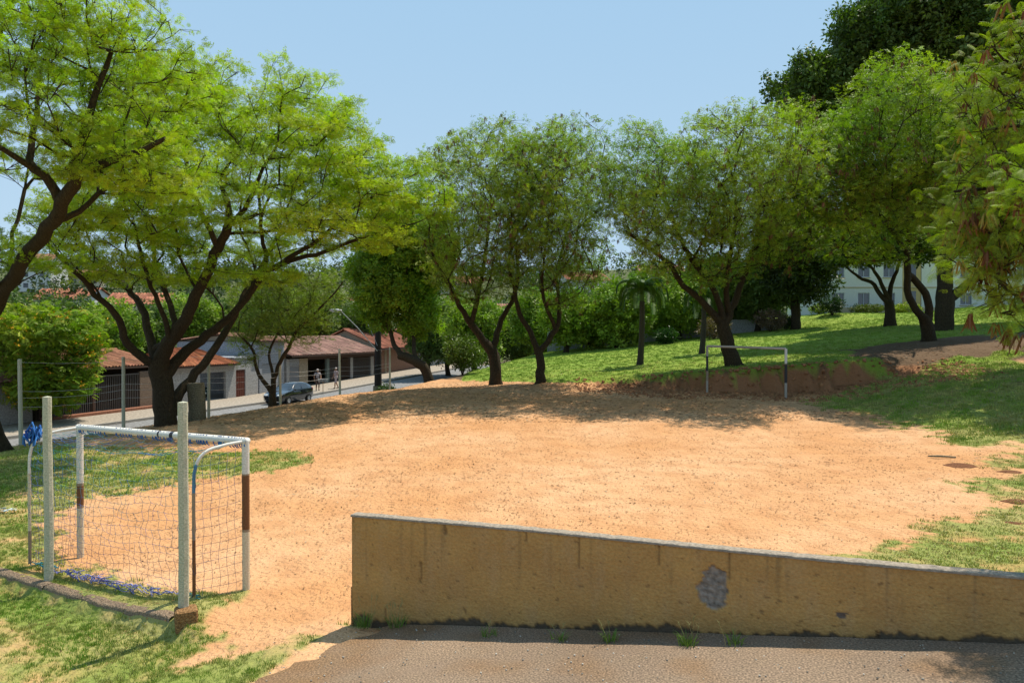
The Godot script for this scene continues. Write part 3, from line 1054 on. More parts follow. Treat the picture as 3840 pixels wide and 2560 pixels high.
func far_houses() -> void:
	rng.seed = 51
	var tc := Color(0.50, 0.22, 0.13)
	var pk := Color(0.50, 0.25, 0.18)
	var cream := Color(0.58, 0.50, 0.40)
	var white := Color(0.64, 0.62, 0.60)
	var salmon := Color(0.58, 0.27, 0.19)
	far_house("cream hillside house with terracotta roof at the far left", -84.0, 128.0, 0.30, 11.0, 8.0, 3.0, cream, tc)
	far_house("white hillside house with wide terracotta roof left of the big tree", -89.2, 150.0, -0.20, 13.0, 9.0, 3.0, white, tc)
	far_house("small white hillside house above the flowering tree's right side", -67.5, 122.0, 0.50, 9.0, 7.0, 3.0, white, pk)
	far_house("cream two-storey hillside house behind the big tree's left limb", -67.2, 135.0, 0.10, 10.0, 8.0, 5.6, cream, tc)
	far_house("pale tall hillside house highest at the left", -129.8, 205.0, 0.00, 9.0, 8.0, 8.5, white, pk)
	far_house("cream hillside house seen between the big tree's limbs", -59.0, 142.0, -0.30, 11.0, 8.0, 3.0, cream, tc)
	far_house("salmon house with pink roof left of the slender palm", 19.6, 150.0, 0.20, 13.0, 9.0, 5.6, salmon, pk)
	far_house("terracotta-roofed hillside house above the salmon house", 30.3, 195.0, -0.20, 13.0, 9.0, 3.0, cream, tc)
	far_house("white hillside house framed by the twisted stems", 3.6, 132.0, 0.30, 11.0, 8.0, 3.0, white, tc)
	far_house("cream hillside house left of the twisted stems", -6.7, 150.0, -0.10, 12.0, 8.0, 3.0, cream, pk)
	far_house("white hillside house high between the central trees and the palm", 19.2, 205.0, 0.40, 13.0, 9.0, 5.6, white, tc)
	far_house("pink-roofed hillside house right of the slender palm", 47.9, 240.0, 0.00, 14.0, 9.0, 3.0, cream, pk)
	far_house("cream hillside house high above the round street bush", -15.7, 212.0, 0.30, 12.0, 9.0, 3.0, cream, tc)
	far_house("white hillside house above the hipped terracotta roof", -51.5, 152.0, -0.20, 12.0, 8.0, 3.0, white, tc)
	far_house("terracotta-roofed hillside house above the long low house", -41.6, 172.0, 0.20, 13.0, 9.0, 3.0, white, tc)
	far_house("pink-roofed hillside house above the white hillside house at the left", -126.8, 222.0, -0.10, 13.0, 9.0, 3.0, cream, pk)


# ---------------------------------------------------------------- goals
func bar(root: Node3D, called: String, pts: Array, r: float, cols: Array) -> MeshInstance3D:
	# cols: [[fraction, colour], ...] bands of paint along the bar
	var b := MB.new()
	var cur := Curve3D.new()
	for p in pts:
		cur.add_point(p)
	var ln := cur.get_baked_length()
	var prev := 0.0
	for c in cols:
		b.col = c[1]
		var ps := PackedVector3Array()
		var rd := PackedFloat32Array()
		var n := maxi(2, int((c[0] - prev) * ln / 0.06))
		for i in n + 1:
			ps.push_back(cur.sample_baked(ln * lerpf(prev, c[0], float(i) / n)))
			rd.push_back(r)
		b.tube(ps, rd, 12)
		prev = c[0]
	return part(called, b.mesh(), M.goal, root)


func goals() -> void:
	rng.seed = 61
	var white := Color(0.80, 0.80, 0.77)
	var cream := Color(0.72, 0.65, 0.50)
	var rust := Color(0.20, 0.095, 0.05)
	var chip := Color(0.34, 0.27, 0.20)
	var dark := Color(0.05, 0.05, 0.055)
	# near goal
	var pl := Vector3(-6.76, 0.03, -11.55)
	var pr := Vector3(-3.58, 0.02, -9.92)
	pl.y = land(pl.x, -pl.z)
	pr.y = land(pr.x, -pr.z)
	var root := thing("football_goal", "white and rust painted football goal with torn blue net on the left", "goal", pl)
	var w := pr - pl
	var ax := Vector3(w.x, 0, w.z).normalized()
	var back := Vector3(-0.52, 0, 0.42)
	var h := 2.02
	bar(root, "post", [Vector3(0, -0.15, 0), Vector3(0, h, 0)], 0.05, [[0.42, cream], [0.44, chip], [0.58, rust], [0.6, chip], [1.0, white]])
	bar(root, "post", [w + Vector3(0, -0.15, 0), w + Vector3(0, h, 0)], 0.05, [[0.44, cream], [0.455, chip], [0.79, rust], [0.8, chip], [1.0, white]])
	bar(root, "crossbar", [Vector3(0, h, 0) - ax * 0.04, w + Vector3(0, h, 0) + ax * 0.04], 0.052, [[0.52, white], [0.53, dark], [0.59, white], [0.61, dark], [1.0, white]])
	var stay := func(o: Vector3, floor_y: float) -> Array:
		var p := []
		for k in [[0.0, h], [0.35, h - 0.02], [0.68, h - 0.06], [0.84, h - 0.12], [0.94, h - 0.22], [0.99, h - 0.36], [1.0, h - 0.6], [1.0, floor_y]]:
			p.append(o + back * k[0] + Vector3(0, k[1], 0))
		return p
	bar(root, "back_stay", stay.call(Vector3.ZERO, 0.02), 0.022, [[0.45, white], [0.8, cream], [1.0, chip]])
	bar(root, "back_stay", stay.call(w, 0.08), 0.022, [[0.3, white], [0.45, Color(0.1, 0.25, 0.42)], [0.7, chip], [1.0, rust]])
	net(root, w, ax, back, h)
	# blue net bunched up over the left stay
	var bun := MB.new()
	for k in 26:
		var c := Color(0.02, 0.07, 0.28).lerp(Color(0.04, 0.16, 0.4), rng.randf())
		bun.col = c
		var a := back * rr(0.85, 1.05) + Vector3(rr(-0.05, 0.05), h + rr(-0.25, -0.1), rr(-0.05, 0.05))
		bun.tube(PackedVector3Array([a, a + Vector3(rr(-0.05, 0.06), rr(0.05, 0.14), rr(-0.04, 0.04)), a + Vector3(rr(0.0, 0.12), rr(0.12, 0.24), rr(-0.06, 0.06)), a + Vector3(rr(0.02, 0.14), rr(0.0, 0.12), rr(-0.05, 0.05))]), PackedFloat32Array([0.012, 0.02, 0.018, 0.006]), 5)
	part("bunched_net", bun.mesh(), M.net, root)
	# far goal
	var fl := Vector3(8.45, 0.85, -32.00)
	var fr := Vector3(11.19, 0.82, -30.20)
	fl.y = land(fl.x, -fl.z)
	fr.y = land(fr.x, -fr.z)
	var far := thing("football_goal", "bare weathered football goal without net at the far end of the pitch", "goal", fl)
	var fw := fr - fl
	var g := Color(0.42, 0.39, 0.35)
	bar(far, "post", [Vector3(0, -0.15, 0), Vector3(0, 2.0, 0)], 0.05, [[0.3, g], [0.5, chip], [0.8, dark], [1.0, g]])
	bar(far, "post", [fw + Vector3(0, -0.15, 0), fw + Vector3(0, 2.0, 0)], 0.055, [[0.35, g], [0.7, dark], [0.72, chip], [1.0, white]])
	bar(far, "crossbar", [Vector3(0, 2.0, 0), fw + Vector3(0, 2.0, 0)], 0.05, [[0.4, Color(0.5, 0.46, 0.42)], [0.7, g], [1.0, Color(0.55, 0.5, 0.45)]])


func net_point(w: Vector3, back: Vector3, h: float, u: float, s: float) -> Vector3:
	# u along the goal, s from the crossbar (0) over the stays and down to the ground (1)
	var p := w * u
	var sag := sin(PI * u)
	var f: float
	if s < 0.24:
		f = s / 0.24
		p += back * f * 0.95 + Vector3(0, h - 0.03 - 0.05 * f - 0.16 * sag * sin(PI * f * 0.75), 0)
	else:
		f = (s - 0.24) / 0.76
		var drop := h - 0.2 * sag - 0.08
		p += back * (0.95 + 0.12 * sag * f + 0.1 * sin(f * PI)) + Vector3(0, lerpf(drop, 0.03, f), 0)
	return p + Vector3(0.02 * sin(u * 37.0 + s * 21.0), 0.02 * sin(u * 23.0 - s * 31.0), 0.025 * sin(u * 29.0 + s * 13.0))


func net(root: Node3D, w: Vector3, ax: Vector3, back: Vector3, h: float) -> void:
	var b := MB.new()
	var nu := 30
	var ns := 22
	var blue := Color(0.05, 0.15, 0.42)
	var teal := Color(0.05, 0.24, 0.26)
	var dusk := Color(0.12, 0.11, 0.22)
	for i in nu + 1:
		for j in ns + 1:
			var hole: bool = nz.get_noise_2d(i * 60.0, j * 60.0) > 0.33
			var u := float(i) / nu
			var s := float(j) / ns
			# knots pulled askew so that the meshes hang as diamonds
			var sk := 0.5 / nu * (j % 2)
			var p := net_point(w, back, h, u + sk * 0.6, s)
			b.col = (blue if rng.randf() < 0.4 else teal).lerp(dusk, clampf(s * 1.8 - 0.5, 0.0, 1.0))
			var r := 0.0025
			if j < ns and not hole:
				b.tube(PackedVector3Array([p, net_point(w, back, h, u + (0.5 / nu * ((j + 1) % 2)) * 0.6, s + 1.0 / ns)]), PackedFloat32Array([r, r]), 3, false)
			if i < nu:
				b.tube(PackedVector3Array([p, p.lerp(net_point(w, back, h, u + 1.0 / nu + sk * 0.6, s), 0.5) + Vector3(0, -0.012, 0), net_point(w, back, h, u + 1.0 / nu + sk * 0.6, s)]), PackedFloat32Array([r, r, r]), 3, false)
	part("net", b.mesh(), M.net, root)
	# side panels hang from the stays
	for o in [Vector3.ZERO, w]:
		var sd := MB.new()
		for i in 7:
			for j in 17:
				var f := i / 6.0
				var bow := 0.12 * sin(PI * f)
				var y: float = lerpf(h - 0.06 - 0.1 * f * f - bow * 0.5, 0.04, j / 16.0)
				var p: Vector3 = o + back * (0.06 + 0.92 * f) + Vector3(0, y, 0) + ax * (0.02 * sin(j * 1.3 + f * 4.0))
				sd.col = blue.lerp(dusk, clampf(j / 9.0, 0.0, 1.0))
				if j < 16:
					var y2: float = lerpf(h - 0.06 - 0.1 * f * f - bow * 0.5, 0.04, (j + 1) / 16.0)
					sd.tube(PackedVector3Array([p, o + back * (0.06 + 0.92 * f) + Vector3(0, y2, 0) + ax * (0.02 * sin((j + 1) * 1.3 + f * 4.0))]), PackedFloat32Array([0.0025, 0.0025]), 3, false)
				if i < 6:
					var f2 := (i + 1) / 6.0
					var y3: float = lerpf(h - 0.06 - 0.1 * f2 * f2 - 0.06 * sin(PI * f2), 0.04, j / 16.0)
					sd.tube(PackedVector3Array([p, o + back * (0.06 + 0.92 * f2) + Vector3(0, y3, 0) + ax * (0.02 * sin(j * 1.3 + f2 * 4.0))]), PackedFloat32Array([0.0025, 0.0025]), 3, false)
		part("side_net", sd.mesh(), M.net, root)
	# slack net gathered in a roll along the ground, and ties under the bar
	var roll := MB.new()
	for k in 150:
		var u := rng.randf()
		var p := w * u + back * (1.0 + 0.16 * sin(PI * u) + rr(-0.08, 0.08)) + Vector3(0, rr(0.02, 0.08), 0)
		roll.col = Color(0.10, 0.11, 0.34).lerp(Color(0.28, 0.28, 0.5), rng.randf()) if u > 0.2 and u < 0.93 else Color(0.03, 0.2, 0.24)
		var q := PackedVector3Array([p])
		for m in 4:
			p += ax * rr(-0.03, 0.09) + Vector3(0, rr(-0.03, 0.03), rr(-0.04, 0.04))
			p.y = clampf(p.y, 0.01 + w.y * u, 0.11 + w.y * u)
			q.push_back(p)
		roll.tube(q, PackedFloat32Array([0.006, 0.006, 0.006, 0.006, 0.006]), 4, false)
	for k in 70:
		var u := rng.randf()
		roll.col = Color(0.03, 0.13, 0.4)
		var p := w * u + Vector3(0, h - 0.05, 0)
		roll.tube(PackedVector3Array([p + Vector3(0, 0.1, 0.03), p + Vector3(0.01, -0.01, 0.055), p + Vector3(0.02, -0.05, 0.0)]), PackedFloat32Array([0.006, 0.008, 0.005]), 4, false)
	part("net_edge", roll.mesh(), M.net, root)


# ---------------------------------------------------------------- posts, kerb and the wire fence
func lumpy_post(h: float, r: float, top_cut := true) -> ArrayMesh:
	var b := MB.new()
	var prev := []
	var n := 26
	for i in n + 1:
		var y := -0.3 + (h + 0.3) * i / n
		var ring := []
		for s in 8:
			var an := TAU * (s + 0.5) / 8.0
			var k := r * (1.0 + 0.03 * sin(i * 1.7 + s * 2.1)) * (1.0 - 0.08 * i / n)
			ring.append(Vector3(cos(an) * k + 0.006 * sin(y * 2.0), y, sin(an) * k))
		if prev:
			for s in 8:
				b.quad(prev[s], prev[(s + 1) % 8], ring[(s + 1) % 8], ring[s])
		prev = ring
	for s in 8:
		b.tri(prev[s], prev[(s + 1) % 8], Vector3(0, h + 0.012, 0))
	return b.mesh()


func posts_and_fence() -> void:
	rng.seed = 71
	# two concrete posts on the old kerb
	var a := Vector3(-6.57, -0.03, -10.45)
	a.y = land(a.x, -a.z) + 0.02
	single("concrete_post", "grey concrete post standing on the kerb left of the goal", "post", lumpy_post(2.58, 0.062), M.concrete, a, 0.3, "concrete posts on the old kerb")
	var b := Vector3(-3.98, 0.00, -8.92)
	b.y = land(b.x, -b.z) + 0.03
	var bp := single("concrete_post", "grey concrete post rising from the ochre block in front of the goal", "post", lumpy_post(2.58, 0.062), M.concrete, b, 0.9, "concrete posts on the old kerb")
	bp.rotation.x = 0.008
	var ft := MB.new()
	ft.box(Vector3(0.02, -0.02, 0.04), Vector3(0.25, 0.36, 0.24), 0.02)
	var blk := single("post_block", "small crumbling ochre block at the foot of the nearer post", "block", ft.mesh(), M.old_brick, b + Vector3(0.02, -0.05, 0.03), 0.5)
	# kerb in worn lengths
	var kerb := Node3D.new()
	kerb.name = "kerb"
	kerb.set_meta("kind", "structure")
	add_child(kerb)
	var k0 := Vector2(-9.6, 12.02)
	var k1 := Vector2(-4.08, 8.92)
	for i in 7:
		var p0 := k0.lerp(k1, i / 7.0)
		var p1 := k0.lerp(k1, (i + 0.985) / 7.0)
		var y := minf(land(p0.x, p0.y), land(p1.x, p1.y))
		var m := MB.new()
		var prev := []
		for j in 15:
			var p := p0.lerp(p1, j / 14.0)
			var yy := land(p.x - 0.05, p.y + 0.09) + 0.012 + 0.014 * nz.get_noise_2d(p.x * 400.0, i * 50.0)
			var dr := Vector3(-0.4897, 0, 0.8719)
			var c := Vector3(p.x, 0, -p.y) + dr * 0.02 * nz.get_noise_2d(p.x * 300.0, i * 90.0)
			var ring := [c - dr * 0.08 + Vector3(0, yy - 0.35, 0), c - dr * 0.08 + Vector3(0, yy - 0.01, 0), c - dr * 0.06 + Vector3(0, yy, 0), c + dr * 0.05 + Vector3(0, yy - 0.003, 0), c + dr * 0.075 + Vector3(0, yy - 0.025, 0), c + dr * 0.08 + Vector3(0, yy - 0.35, 0)]
			if prev:
				for s in 5:
					m.quad(prev[s], ring[s], ring[s + 1], prev[s + 1])
			prev = ring
		part("kerb_length", m.mesh(true), M.old_concrete, kerb)
	# the wire fence between pitch and street
	var poles := [Vector3(-16.96, -0.32, -25.50), Vector3(-15.78, -0.26, -30.00), Vector3(-13.55, -0.38, -33.00), Vector3(-11.91, -0.34, -38.00), Vector3(-10.48, -0.21, -45.00), Vector3(-8.43, -0.40, -51.00)]
	var org: Vector3 = poles[0]
	org.y = land(org.x, -org.z)
	var f := thing("wire_fence", "row of concrete fence poles with slack wires along the street side", "fence", org)
	var feet := []
	for i in poles.size():
		var p: Vector3 = poles[i]
		p.y = land(p.x, -p.z)
		feet.append(p - org)
		var o := part("pole", lumpy_post(2.95, 0.07), M.concrete, f)
		o.position = p - org
		o.rotation = Vector3(rr(-0.012, 0.012), rr(0, 3), rr(-0.015, 0.015))
	for hgt in [2.85, 1.85, 1.62, 1.3]:
		var w := MB.new()
		for i in feet.size() - 1:
			var ps := PackedVector3Array()
			var rd := PackedFloat32Array()
			for j in 9:
				var t := j / 8.0
				ps.push_back(feet[i].lerp(feet[i + 1], t) + Vector3(0, hgt - 0.1 * sin(PI * t) * rr(0.8, 1.2), 0.075))
				rd.push_back(0.006)
			w.tube(ps, rd, 4, false)
		part("wire", w.mesh(), M.wire, f)
	# sawn-off trunk beside the big tree
	var sp := Vector3(-13.47, -0.19, -31.50)
	sp.y = land(sp.x, -sp.z)
	var st := MB.new()
	var pts := PackedVector3Array()
	var rd := PackedFloat32Array()
	for i in 12:
		var t := i / 11.0
		pts.push_back(Vector3(0.04 * sin(t * 4.0), -0.3 + 1.95 * t, 0))
		rd.push_back(0.33 + 0.16 * exp(-t * 8.0) + 0.03 * t)
	st.tube(pts, rd, 16, true, 0.06)
	var sr := thing("tree_stump", "tall sawn-off grey-green stump between the big tree and the street", "stump", sp)
	part("trunk", st.mesh(), M.bark_light, sr)
	var cut := MB.new()
	cut.lathe([Vector2(0.0, 1.668), Vector2(0.3, 1.662), Vector2(0.34, 1.655)], 16, Vector3(0.04 * sin(4.0), 0, 0))
	part("cut_face", cut.mesh(), M.house_beige, sr)


# ---------------------------------------------------------------- the street lamp
func lamp_pole() -> void:
	var p := Vector3(-10.33, -0.49, -57.00)
	p.y = land(p.x, -p.z)
	var root := thing("utility_pole", "dark utility pole carrying a long street lamp arm over the street", "utility pole", p)
	var b := MB.new()
	b.tube(PackedVector3Array([Vector3(0, -0.3, 0), Vector3(0, 3.5, 0), Vector3(0.03, 7.8, 0)]), PackedFloat32Array([0.3, 0.25, 0.19]), 12)
	part("pole", b.mesh(), M.dark_wood, root)
	var base := MB.new()
	base.tube(PackedVector3Array([Vector3(-0.02, -0.4, 0), Vector3(-0.02, 0.9, 0)]), PackedFloat32Array([0.42, 0.36]), 10, true, 0.05)
	part("pole_foot", base.mesh(), M.bark_light, root)
	var tip := Vector3(-12.75, 5.18, -55.00) - p
	var arm := MB.new()
	arm.tube(PackedVector3Array([Vector3(0.0, 3.6, 0.28), tip.lerp(Vector3(0, 3.6, 0.28), 0.45) + Vector3(0, 0.12, 0), tip]), PackedFloat32Array([0.035, 0.032, 0.03]), 8)
	arm.tube(PackedVector3Array([Vector3(0.0, 4.0, 0.25), Vector3(-0.5, 5.2, 0.25), Vector3(-1.2, 6.6, 0.3)]), PackedFloat32Array([0.02, 0.02, 0.018]), 6)
	part("lamp_arm", arm.mesh(), M.steel, root)
	var hd := MB.new()
	hd.loft([lamp_ring(tip + Vector3(0.1, 0, 0), 0.06, 0.05), lamp_ring(tip + Vector3(-0.15, 0.03, 0), 0.15, 0.09), lamp_ring(tip + Vector3(-0.65, 0.04, 0), 0.17, 0.09), lamp_ring(tip + Vector3(-0.85, 0.03, 0), 0.07, 0.04)])
	var lh := part("lamp_head", hd.mesh(true), M.steel, root)
	var gl := MB.new()
	gl.box(tip + Vector3(-0.42, -0.075, 0), Vector3(0.45, 0.03, 0.22), 0.01)
	part("lamp_glass", gl.mesh(), M.lamp_glass, lh)


func lamp_ring(c: Vector3, w: float, h: float) -> Array:
	var out := []
	for s in 10:
		var an := TAU * s / 10.0
		out.append(c + Vector3(0, sin(an) * h, cos(an) * w))
	return out


# ---------------------------------------------------------------- cars
const CAR := [[1.95, 0.36, 0.60, 0.60, 0.62], [1.86, 0.26, 0.70, 0.70, 0.76], [1.6, 0.22, 0.79, 0.79, 0.82], [1.15, 0.2, 0.89, 0.89, 0.84], [0.78, 0.2, 0.95, 0.96, 0.85], [0.45, 0.2, 0.955, 1.19, 0.855], [0.08, 0.2, 0.96, 1.39, 0.86], [-0.4, 0.2, 0.965, 1.47, 0.86], [-0.95, 0.2, 0.975, 1.455, 0.86], [-1.35, 0.22, 0.985, 1.38, 0.85], [-1.62, 0.24, 0.99, 1.25, 0.83], [-1.82, 0.28, 0.96, 1.02, 0.8], [-1.93, 0.34, 0.7, 0.72, 0.74], [-1.96, 0.4, 0.62, 0.62, 0.68]]


func car_ring(k: Array) -> Array:
	var x: float = k[0]
	var hw: float = k[4]
	var roof: float = k[3]
	var belt: float = k[2]
	var rw: float = lerpf(hw * 0.93, 0.58, clampf((roof - belt) / 0.4, 0.0, 1.0))
	var half := [Vector3(x, k[1], hw * 0.5), Vector3(x, k[1], hw * 0.88), Vector3(x, k[1] + 0.08, hw * 0.97), Vector3(x, lerpf(k[1], belt, 0.55), hw), Vector3(x, belt - 0.03, hw * 0.965), Vector3(x, belt + 0.005, hw * 0.94), Vector3(x, roof - 0.06 * clampf((roof - belt) * 4.0, 0.1, 1.0), rw), Vector3(x, roof - 0.01, rw * 0.86), Vector3(x, roof + 0.012, rw * 0.35)]
	var out := half.duplicate()
	for i in range(half.size() - 1, -1, -1):
		out.append(half[i] * Vector3(1, 1, -1))
	return out


func car(called: String, label: String, at: Vector3, turn: float, paint: Material) -> void:
	var root := thing(called, label, "car", at, turn)
	var b := MB.new()
	var rings := []
	for k in CAR:
		rings.append(car_ring(k))
	b.loft(rings)
	for e in [0, rings.size() - 1]:
		var c := Vector3(CAR[e][0], 0.48, 0)
		for i in rings[e].size():
			b.tri(c, rings[e][i], rings[e][(i + 1) % rings[e].size()])
	part("body", b.mesh(true), paint, root)
	# glass stands just proud of the shell
	var g := MB.new()
	g.quad(Vector3(0.74, 0.995, 0.66), Vector3(0.74, 0.995, -0.66), Vector3(0.14, 1.385, -0.5), Vector3(0.14, 1.385, 0.5))
	part("windscreen", g.mesh(), M.glass, root)
	g = MB.new()
	g.quad(Vector3(-1.5, 1.35, 0.48), Vector3(-1.5, 1.35, -0.48), Vector3(-1.82, 1.04, -0.64), Vector3(-1.82, 1.04, 0.64))
	part("rear_window", g.mesh(), M.glass, root)
	for s in [-1.0, 1.0]:
		for q in [[0.52, 0.18, -0.38], [-0.43, -0.5, -1.2]]:
			g = MB.new()
			var z0: float = 0.825 * s
			var z1: float = 0.615 * s
			g.quad(Vector3(q[0], 1.0, z0), Vector3(q[2], 1.0, z0), Vector3(q[2] + 0.02, 1.34, z1), Vector3(q[1], 1.34, z1))
			part("side_window", g.mesh(), M.glass, root)
		var l := MB.new()
		l.box(Vector3(1.8, 0.66, 0.56 * s), Vector3(0.22, 0.14, 0.34), 0.04, Basis(Vector3.UP, -0.25 * s))
		part("headlight", l.mesh(), M.lamp_glass, root)
		l = MB.new()
		l.box(Vector3(-1.83, 0.86, 0.68 * s), Vector3(0.16, 0.3, 0.16), 0.04)
		part("tail_light", l.mesh(), M.red_lens, root)
		l = MB.new()
		l.box(Vector3(0.5, 1.0, 0.93 * s), Vector3(0.12, 0.12, 0.18), 0.04)
		part("mirror", l.mesh(), paint, root)
		for x in [1.2, -1.18]:
			var w := MB.new()
			w.lathe([Vector2(0.17, -0.1), Vector2(0.27, -0.1), Vector2(0.295, -0.06), Vector2(0.295, 0.06), Vector2(0.27, 0.1), Vector2(0.17, 0.1)], 20, Vector3(x, 0.295, 0.8 * s), Basis(Vector3.RIGHT, PI / 2))
			var wh := part("wheel", w.mesh(), M.rubber, root)
			var r := MB.new()
			r.lathe([Vector2(0.0, 0.075), Vector2(0.05, 0.08), Vector2(0.17, 0.07), Vector2(0.18, 0.098)], 10, Vector3(x, 0.295, 0.8 * s), Basis(Vector3.RIGHT, PI / 2 * s))
			part("rim", r.mesh(), M.rim, wh)
	var bm := MB.new()
	bm.box(Vector3(1.93, 0.44, 0), Vector3(0.1, 0.13, 1.1), 0.03)
	part("grille", bm.mesh(), M.rubber, root)
	bm = MB.new()
	bm.box(Vector3(1.985, 0.45, 0), Vector3(0.02, 0.12, 0.4), 0.005)
	part("number_plate", bm.mesh(), M.white_paint, root)


func parked_car() -> void:
	var p := street_point(26.6, 8.6)
	car("parked_car", "black hatchback parked at the kerb facing the viewer", Vector3(p.x, street_y(26.6), -p.y), PI + TURN, M.paint_black)


# ---------------------------------------------------------------- people
func body_mesh(bones: Array, cell: float) -> ArrayMesh:
	# bones: [a, b, ra, rb, colour]
	var lo := Vector3.ONE * 9.0
	var hi := Vector3.ONE * -9.0
	for b in bones:
		for k in 2:
			var r: float = b[2 + k] + 0.05
			lo = lo.min(b[k] - Vector3.ONE * r)
			hi = hi.max(b[k] + Vector3.ONE * r)
	var nx := int((hi.x - lo.x) / cell) + 2
	var ny := int((hi.y - lo.y) / cell) + 2
	var nzz := int((hi.z - lo.z) / cell) + 2
	var f := PackedFloat32Array()
	f.resize(nx * ny * nzz)
	f.fill(1.0)
	var who := PackedInt32Array()
	who.resize(nx * ny * nzz)
	var near := PackedFloat32Array()
	near.resize(nx * ny * nzz)
	near.fill(9.0)
	for bi in bones.size():
		var b: Array = bones[bi]
		var a: Vector3 = b[0]
		var ab: Vector3 = b[1] - a
		var l2 := maxf(ab.length_squared(), 1e-6)
		var rmax: float = maxf(b[2], b[3]) + 0.07
		var q0: Vector3 = (a.min(b[1]) - Vector3.ONE * rmax - lo) / cell
		var q1: Vector3 = (a.max(b[1]) + Vector3.ONE * rmax - lo) / cell
		for z in range(maxi(0, int(q0.z)), mini(nzz, int(q1.z) + 2)):
			for y in range(maxi(0, int(q0.y)), mini(ny, int(q1.y) + 2)):
				for x in range(maxi(0, int(q0.x)), mini(nx, int(q1.x) + 2)):
					var p := lo + Vector3(x, y, z) * cell
					var t := clampf((p - a).dot(ab) / l2, 0.0, 1.0)
					var d := p.distance_to(a + ab * t) - lerpf(b[2], b[3], t)
					var k := (z * ny + y) * nx + x
					if d < near[k]:
						near[k] = d
						who[k] = bi
					var h := clampf(0.5 + 0.5 * (f[k] - d) / 0.035, 0.0, 1.0)
					f[k] = lerpf(f[k], d, h) - 0.035 * h * (1.0 - h)
	var id := PackedInt32Array()
	id.resize(f.size())
	id.fill(-1)
	var m := MB.new()
	for z in nzz - 1:
		for y in ny - 1:
			for x in nx - 1:
				var sum := Vector3.ZERO
				var cnt := 0
				var k := (z * ny + y) * nx + x
				for e in 12:
					var ax := e / 4
					var o := Vector3i.ZERO
					o[(ax + 1) % 3] = e & 1
					o[(ax + 2) % 3] = (e >> 1) & 1
					var st := Vector3i.ZERO
					st[ax] = 1
					var i0 := k + (o.z * ny + o.y) * nx + o.x
					var i1 := i0 + (st.z * ny + st.y) * nx + st.x
					if (f[i0] < 0.0) != (f[i1] < 0.0):
						sum += Vector3(o) + Vector3(st) * (f[i0] / (f[i0] - f[i1]))
						cnt += 1
				if cnt:
					id[k] = m.v.size()
					m.col = bones[who[k]][4]
					m.vert(lo + (Vector3(x, y, z) + sum / cnt) * cell, Vector3.UP)
	for z in range(1, nzz - 1):
		for y in range(1, ny - 1):
			for x in range(1, nx - 1):
				var k := (z * ny + y) * nx + x
				var st := [1, nx, nx * ny]
				for ax in 3:
					if (f[k] < 0.0) == (f[k + st[ax]] < 0.0):
						continue
					var u: int = st[(ax + 1) % 3]
					var w: int = st[(ax + 2) % 3]
					var q := [id[k], id[k - u], id[k - u - w], id[k - w]]
					if q.min() < 0:
						continue
					if f[k] < 0.0:
						m.ix.append_array([q[0], q[2], q[1], q[0], q[3], q[2]])
					else:
						m.ix.append_array([q[0], q[1], q[2], q[0], q[2], q[3]])
	var nn := PackedVector3Array()
	nn.resize(m.v.size())
	for i in range(0, m.ix.size(), 3):
		var a := m.v[m.ix[i]]
		var nrm := (m.v[m.ix[i + 2]] - a).cross(m.v[m.ix[i + 1]] - a)
		for e in 3:
			nn[m.ix[i + e]] += nrm
	for i in nn.size():
		m.n[i] = nn[i].normalized()
	return m.mesh()


